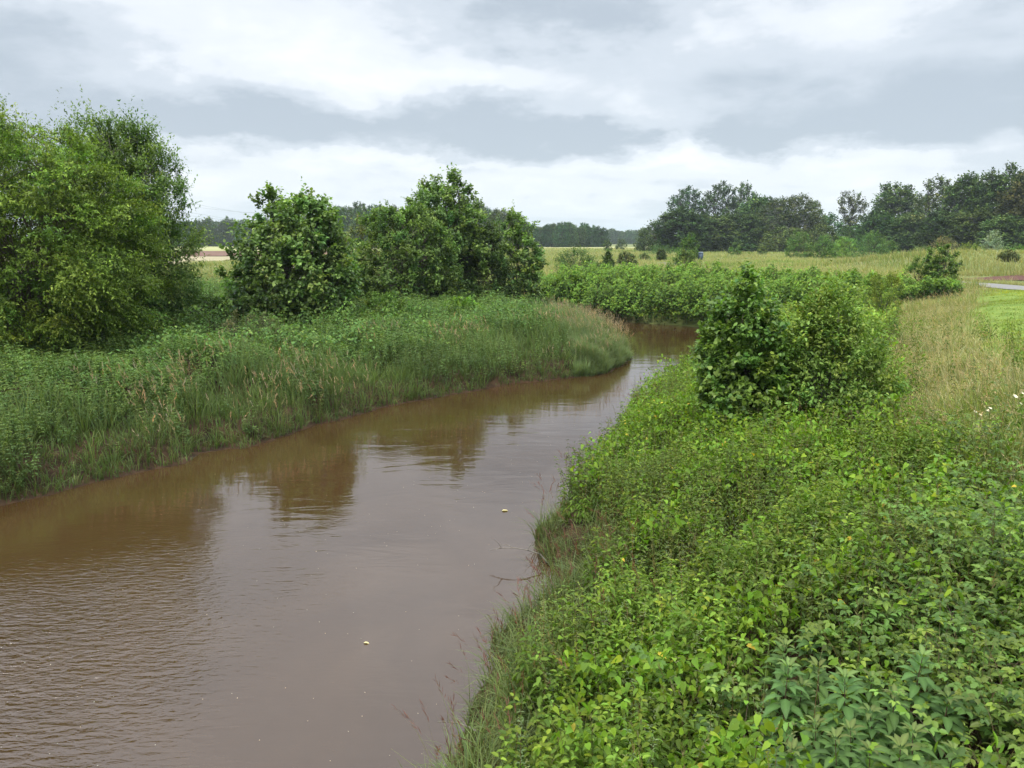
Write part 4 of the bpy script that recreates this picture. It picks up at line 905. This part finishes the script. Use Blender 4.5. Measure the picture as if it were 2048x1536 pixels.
# far woods
def far_row(pa, pb, step, Yd, tops, wpx, label, group, keys=('oak', 'oak_b')):
    for px in np.arange(pa, pb, step):
        tp = np.interp(px, *tops) + rng.uniform(-5, 4)
        ftree(keys[rng.integers(len(keys))], px + rng.uniform(-4, 4), Yd + rng.uniform(-12, 12), tp, wpx * rng.uniform(.85, 1.2), 'woodland_tree', label, group)
far_row(150, 520, 17, 455, ([150, 520], [443, 441]), 34, 'dark tree of the far wood behind the fields on the left', 'trees of the far left wood')
far_row(520, 690, 20, 440, ([520, 690], [441, 436]), 34, 'far dark tree behind the lone maple', 'trees of the far wood behind the maple')
far_row(672, 815, 24, 350, ([672, 815], [412, 414]), 44, 'tall hazy tree between the lone maple and the tallest maple', 'tall trees behind the round dome tree')
far_row(930, 1045, 22, 360, ([930, 975, 1045], [404, 412, 432]), 42, 'hazy tall tree showing right of the tallest maple', 'tall trees right of the tallest maple')
far_row(1050, 1208, 15, 405, ([1050, 1075, 1110, 1200], [446, 454, 450, 453]), 30, 'dark rounded tree of the straight far wood beyond the meadow', 'trees of the straight far wood')
far_row(1200, 1330, 13, 780, ([1200, 1330], [462, 460]), 26, 'bluish tree in the farthest wood under the open sky', 'trees of the farthest wood')
far_row(820, 935, 24, 430, ([820, 935], [440, 436]), 36, 'far tree hidden behind the tallest maple', 'trees behind the tallest maple')
ftree('spruce', 372, 470, 440, 8, 'spruce_tree', 'lone pointed conifer above the far left wood', None)
for pr, h0, r0, used in PR.values():
    if not used:
        for c in list(pr.children): bpy.data.objects.remove(c)
        bpy.data.objects.remove(pr)

# dead tree with bare forked branches left of the right wood
T = MB(); loc, H, _ = spot(1316, 228, 442, 20)
for k in range(7):
    a = rng.uniform(0, 6.28); q = np.linspace(0, 1, 5); r_ = rng.uniform(.6, 2.8)
    tube(T, np.stack([math.cos(a) * r_ * q ** 1.4, math.sin(a) * r_ * q ** 1.4, H * rng.uniform(.85, 1.08) * q], 1), .12 * (1 - .75 * q), (.16, .15, .13), 5)
r_ = tag(empty('dead_tree', loc), 'bare grey dead tree poking above the dome shaped willow', 'tree'); T.build('branches', M_BARK, r_, smooth=True)

# ------------------------------------------------------------------ balsam plants, near right
def balsam(seed):
    S, F = MB(), MB(); h = rng.uniform(.75, 1.05); A = rng.uniform(0, 6.28); ln_ = rng.uniform(.03, .14)
    q = np.linspace(0, 1, 7); pts = np.stack([math.cos(A) * ln_ * q ** 2, math.sin(A) * ln_ * q ** 2, h * q], 1)
    tube(S, pts, .007 * (1 - .6 * q), (.12, .06, .035), 6)
    col = cvar(1, (.095, .175, .052), .18, .05)[0]
    for i in range(13):
        t_ = .15 + .85 * i / 12; p_ = np.array([np.interp(t_, q, pts[:, k]) for k in range(3)]); nl_ = 4 if i < 10 else 6
        for j in range(nl_):
            a = i * 1.05 + j * 6.283 / nl_ + rng.normal(0, .15); sz = (.19 if i < 9 else .19 - .025 * (i - 8)) * rng.uniform(.8, 1.15)
            up = -.30 + .60 * t_ ** 2 + rng.normal(0, .22) + (.6 if i > 10 else 0)
            D = np.array([[math.cos(a), math.sin(a), up]]); N = np.array([[-math.cos(a) * up, -math.sin(a) * up, 1]]) + rng.normal(0, .12, (1, 3))
            c = np.clip(col * np.exp(rng.normal(0, .12)) + (np.array([.03, .0, .0]) if i > 11 else 0), 0, 1)[None]
            leaves(F, (p_ + nrm(D)[0] * .02)[None], D, N, np.array([sz]), np.array([sz * .46]), c, 'l')
    return S, F
BP = [balsam(i) for i in range(6)]; BO = []
for i, (px, py) in enumerate(pos):
    bx, by, zg = BXY[i]; S, F = BP[i % 6]
    if i < 6:
        r_ = empty('balsam_plant', (bx, by, zg), rng.uniform(0, 6.28)); S.build('stem', M_BARK, r_, smooth=True); F.build('foliage', M_LEAF, r_); BO.append(r_)
        tag(r_, 'balsam with broad pale toothed leaves and red stem in the clump at lower right', 'plant', 'balsam plants in the lower right clump')
        r_.scale = (.95,) * 3
    else:
        s = rng.uniform(.8, 1.05); copy_tree(BO[i % 6], (bx, by, zg), rng.uniform(0, 6.28), (s, s, s))

# ------------------------------------------------------------------ small things
def simple(name, c, rough=.5, metal=0):
    mt, t = mat_new(name); p = nn('ShaderNodeBsdfPrincipled', t); g = nn('ShaderNodeTexCoord', t); n = noise(g.outputs['Object'], 8, 5, .6, tree=t)
    r = nn('ShaderNodeValToRGB', t); t.links.new(n.outputs['Fac'], r.inputs[0]); r.color_ramp.elements[0].color = (*[v * .8 for v in c], 1); r.color_ramp.elements[1].color = (*[min(1, v * 1.15) for v in c], 1)
    t.links.new(r.outputs[0], p.inputs['Base Color']); p.inputs['Roughness'].default_value = rough; p.inputs['Metallic'].default_value = metal
    o = nn('ShaderNodeOutputMaterial', t); t.links.new(p.outputs[0], o.inputs['Surface']); return mt
def box(mb, x0, x1, y0, y1, z0, z1, c=(.1, .1, .1)):
    v = [(x, y, z) for z in (z0, z1) for x, y in ((x0, y0), (x1, y0), (x1, y1), (x0, y1))]
    mb.add(v, [(0, 3, 2, 1), (4, 5, 6, 7), (0, 1, 5, 4), (1, 2, 6, 5), (2, 3, 7, 6), (3, 0, 4, 7)], c)
# blue-grey cabinet in the grass
Yc = 112; cxx = xat(1401, Yc, 2); cz = gz1(cxx, Yc)
cab = tag(empty('utility_cabinet', (cxx, Yc, cz), R(-28)), 'blue grey cabinet standing in the tall grass beyond the path', 'cabinet')
mb = MB(); box(mb, -.30, .30, -.18, .18, .42, 1.42); mb.build('body', simple('cabinet_paint', (.045, .075, .115)), cab)
mb = MB(); v = [(-.33, -.21, 1.42), (.33, -.21, 1.42), (.33, .21, 1.42), (-.33, .21, 1.42), (-.33, -.21, 1.48), (.33, -.21, 1.48), (.2, .21, 1.60), (-.2, .21, 1.60)]
mb.add(v, [(0, 3, 2, 1), (4, 5, 6, 7), (0, 1, 5, 4), (1, 2, 6, 5), (2, 3, 7, 6), (3, 0, 4, 7)], (.1, .1, .1)); mb.build('lid', simple('cabinet_lid', (.13, .17, .21)), cab)
mb = MB(); box(mb, -.07, .07, -.06, .06, -.1, .42); mb.build('post', simple('cabinet_post', (.07, .07, .08)), cab)
mb = MB(); box(mb, -.24, .24, -.188, -.18, .50, 1.34); mb.build('door', simple('cabinet_door', (.06, .095, .14)), cab)

# dead twigs and a branch caught at the right water's edge
for i, (px, py, ln_, lb) in enumerate([(1060, 1118, 1.0, 'bare grey dead branch sticking out over the water at the right bank'), (1045, 748, 1.3, 'dead brown branch lying on the bare mud below the reeds'), (905, 1475, .6, 'thin dead twig at the water edge in the lower middle')]):
    bx, by = W(px, py, .1); T = MB(); a = [3.0, 3.4, 2.6][i]
    q = np.linspace(0, 1, 6); mn = np.stack([bx + .35 + math.cos(a) * ln_ * q, by + math.sin(a) * ln_ * q * .5, .10 + .28 * np.sin(q * 2.4) * ln_ * .6], 1); mn[0, 2] -= .15
    tube(T, mn, .014 * (1 - .7 * q), (.30, .26, .21), 5)
    for j in range(7):
        k0 = rng.integers(1, 6); p0 = mn[k0]; dv_ = rdir(1)[0] * .22 * ln_; dv_[2] = abs(dv_[2]); tube(T, [p0, p0 + dv_ * .5 + [0, 0, .02], p0 + dv_], [.006, .004, .002], (.30, .26, .21), 4)
    tag(T.build('dead_branch', M_BARK, smooth=True), lb, 'branch')

# pylon and power lines far to the left
M_STEEL = simple('galvanised_steel', (.30, .33, .36), .6)
Yp = 900.; pxx = xat(364, Yp, 5); pz = gz1(pxx, Yp); zt = ztop(441, Yp)
pyl = tag(empty('electricity_pylon', (pxx, Yp, pz)), 'tiny lattice pylon rising above the far left wood', 'pylon')
mb = MB(); hh = zt - pz
for sx_ in (-1, 1):
    for sy_ in (-1, 1): tube(mb, [(sx_ * 2.6, sy_ * 2.6, 0), (sx_ * .5, sy_ * .5, hh)], [.18, .12], (.2, .2, .2), 4)
for k in range(9):
    q0, q1 = k / 9, (k + 1) / 9; w0, w1_ = 2.6 - 2.1 * q0, 2.6 - 2.1 * q1
    for sy_ in (-1, 1): tube(mb, [(-w0, sy_ * w0, hh * q0), (w1_, sy_ * w1_, hh * q1)], .08, (.2, .2, .2), 4); tube(mb, [(w0, sy_ * w0, hh * q0), (-w1_, sy_ * w1_, hh * q1)], .08, (.2, .2, .2), 4)
mb.build('tower', M_STEEL, pyl)
for f in (.99, .80):
    mb = MB(); tube(mb, [(-6.5, 0, hh * f), (0, 0, hh * f + .7), (6.5, 0, hh * f)], .22, (.2, .2, .2), 4); mb.build('crossarm', M_STEEL, pyl)
for i, (ya, yb, yc) in enumerate([(400, 418, 427), (408, 421, 426), (421, 433, 445), (428, 437, 448)]):
    Yw = 420.; pts = []
    for px in range(60, 560, 25):
        ty = np.interp(px, [60, 345, 400, 480, 560], [ya - 75, ya, (ya + yb) / 2 + 1, yc - 2, yc + 1]); pts.append((xat(px, Yw, ztop(ty, Yw)), Yw + i * 1.5, ztop(ty, Yw)))
    mb = MB(); tube(mb, pts, .055, (.2, .2, .2), 4)
    tag(mb.build('power_line', M_STEEL), ['uppermost sagging power cable left of the lone maple', 'second power cable from the top over the far wood', 'third power cable from the top over the far wood', 'lowest power cable just above the far wood'][i], 'cable', 'power cables over the far left field')

# floating leaves and foam flecks
M_FL = leaf_mat('floating_leaf', .1, .5, .3)
for i, (px, py, s, lb) in enumerate([(727, 1286, .085, 'pale fallen leaf floating nearest on the brown water'), (1003, 1022, .14, 'yellowish fallen leaf floating in mid river near the right bank')]):
    bx, by = W(px, py, 0); mb = MB(); leaves(mb, np.array([[bx, by, .004]]), np.array([[1, .25 * (i - 1), .08]]), np.array([[0, 0, 1.]]), np.array([s]), np.array([s * (.5 if i < 2 else .18)]), np.array([[.55, .50, .28]]), 'o')
    tag(mb.build('floating_leaf', M_FL), lb, 'leaf')
mb = MB(); n = 420; x = rng.uniform(-7, 4, n); y = rng.uniform(6.5, 24, n); d, _ = bank(x, y); k = d < -.25; x, y = x[k], y[k]; n = len(x)
leaves(mb, P3(x, y, np.full(n, .003)), nrm(np.stack([rng.normal(size=n), rng.normal(size=n), np.zeros(n)], 1)), np.tile([0, 0, 1.], (n, 1)), rng.uniform(.008, .018, n), .010, cvar(n, (.6, .55, .45), .15), 'd')
tag(mb.build('foam_flecks', M_FL), 'tiny pale foam flecks drifting on the brown river', 'foam', kind='stuff')

# ------------------------------------------------------------------ haze
mt, t = mat_new('haze'); pv = nn('ShaderNodeVolumePrincipled', t); pv.inputs['Color'].default_value = (.80, .88, 1.0, 1); pv.inputs['Density'].default_value = .00019; pv.inputs['Anisotropy'].default_value = .2
o = nn('ShaderNodeOutputMaterial', t); t.links.new(pv.outputs[0], o.inputs['Volume'])
mb = MB(); box(mb, -2700, 2700, -340, 3900, -4, 46); tag(mb.build('haze', mt), 'thin pale haze over the whole landscape', 'haze', kind='stuff')
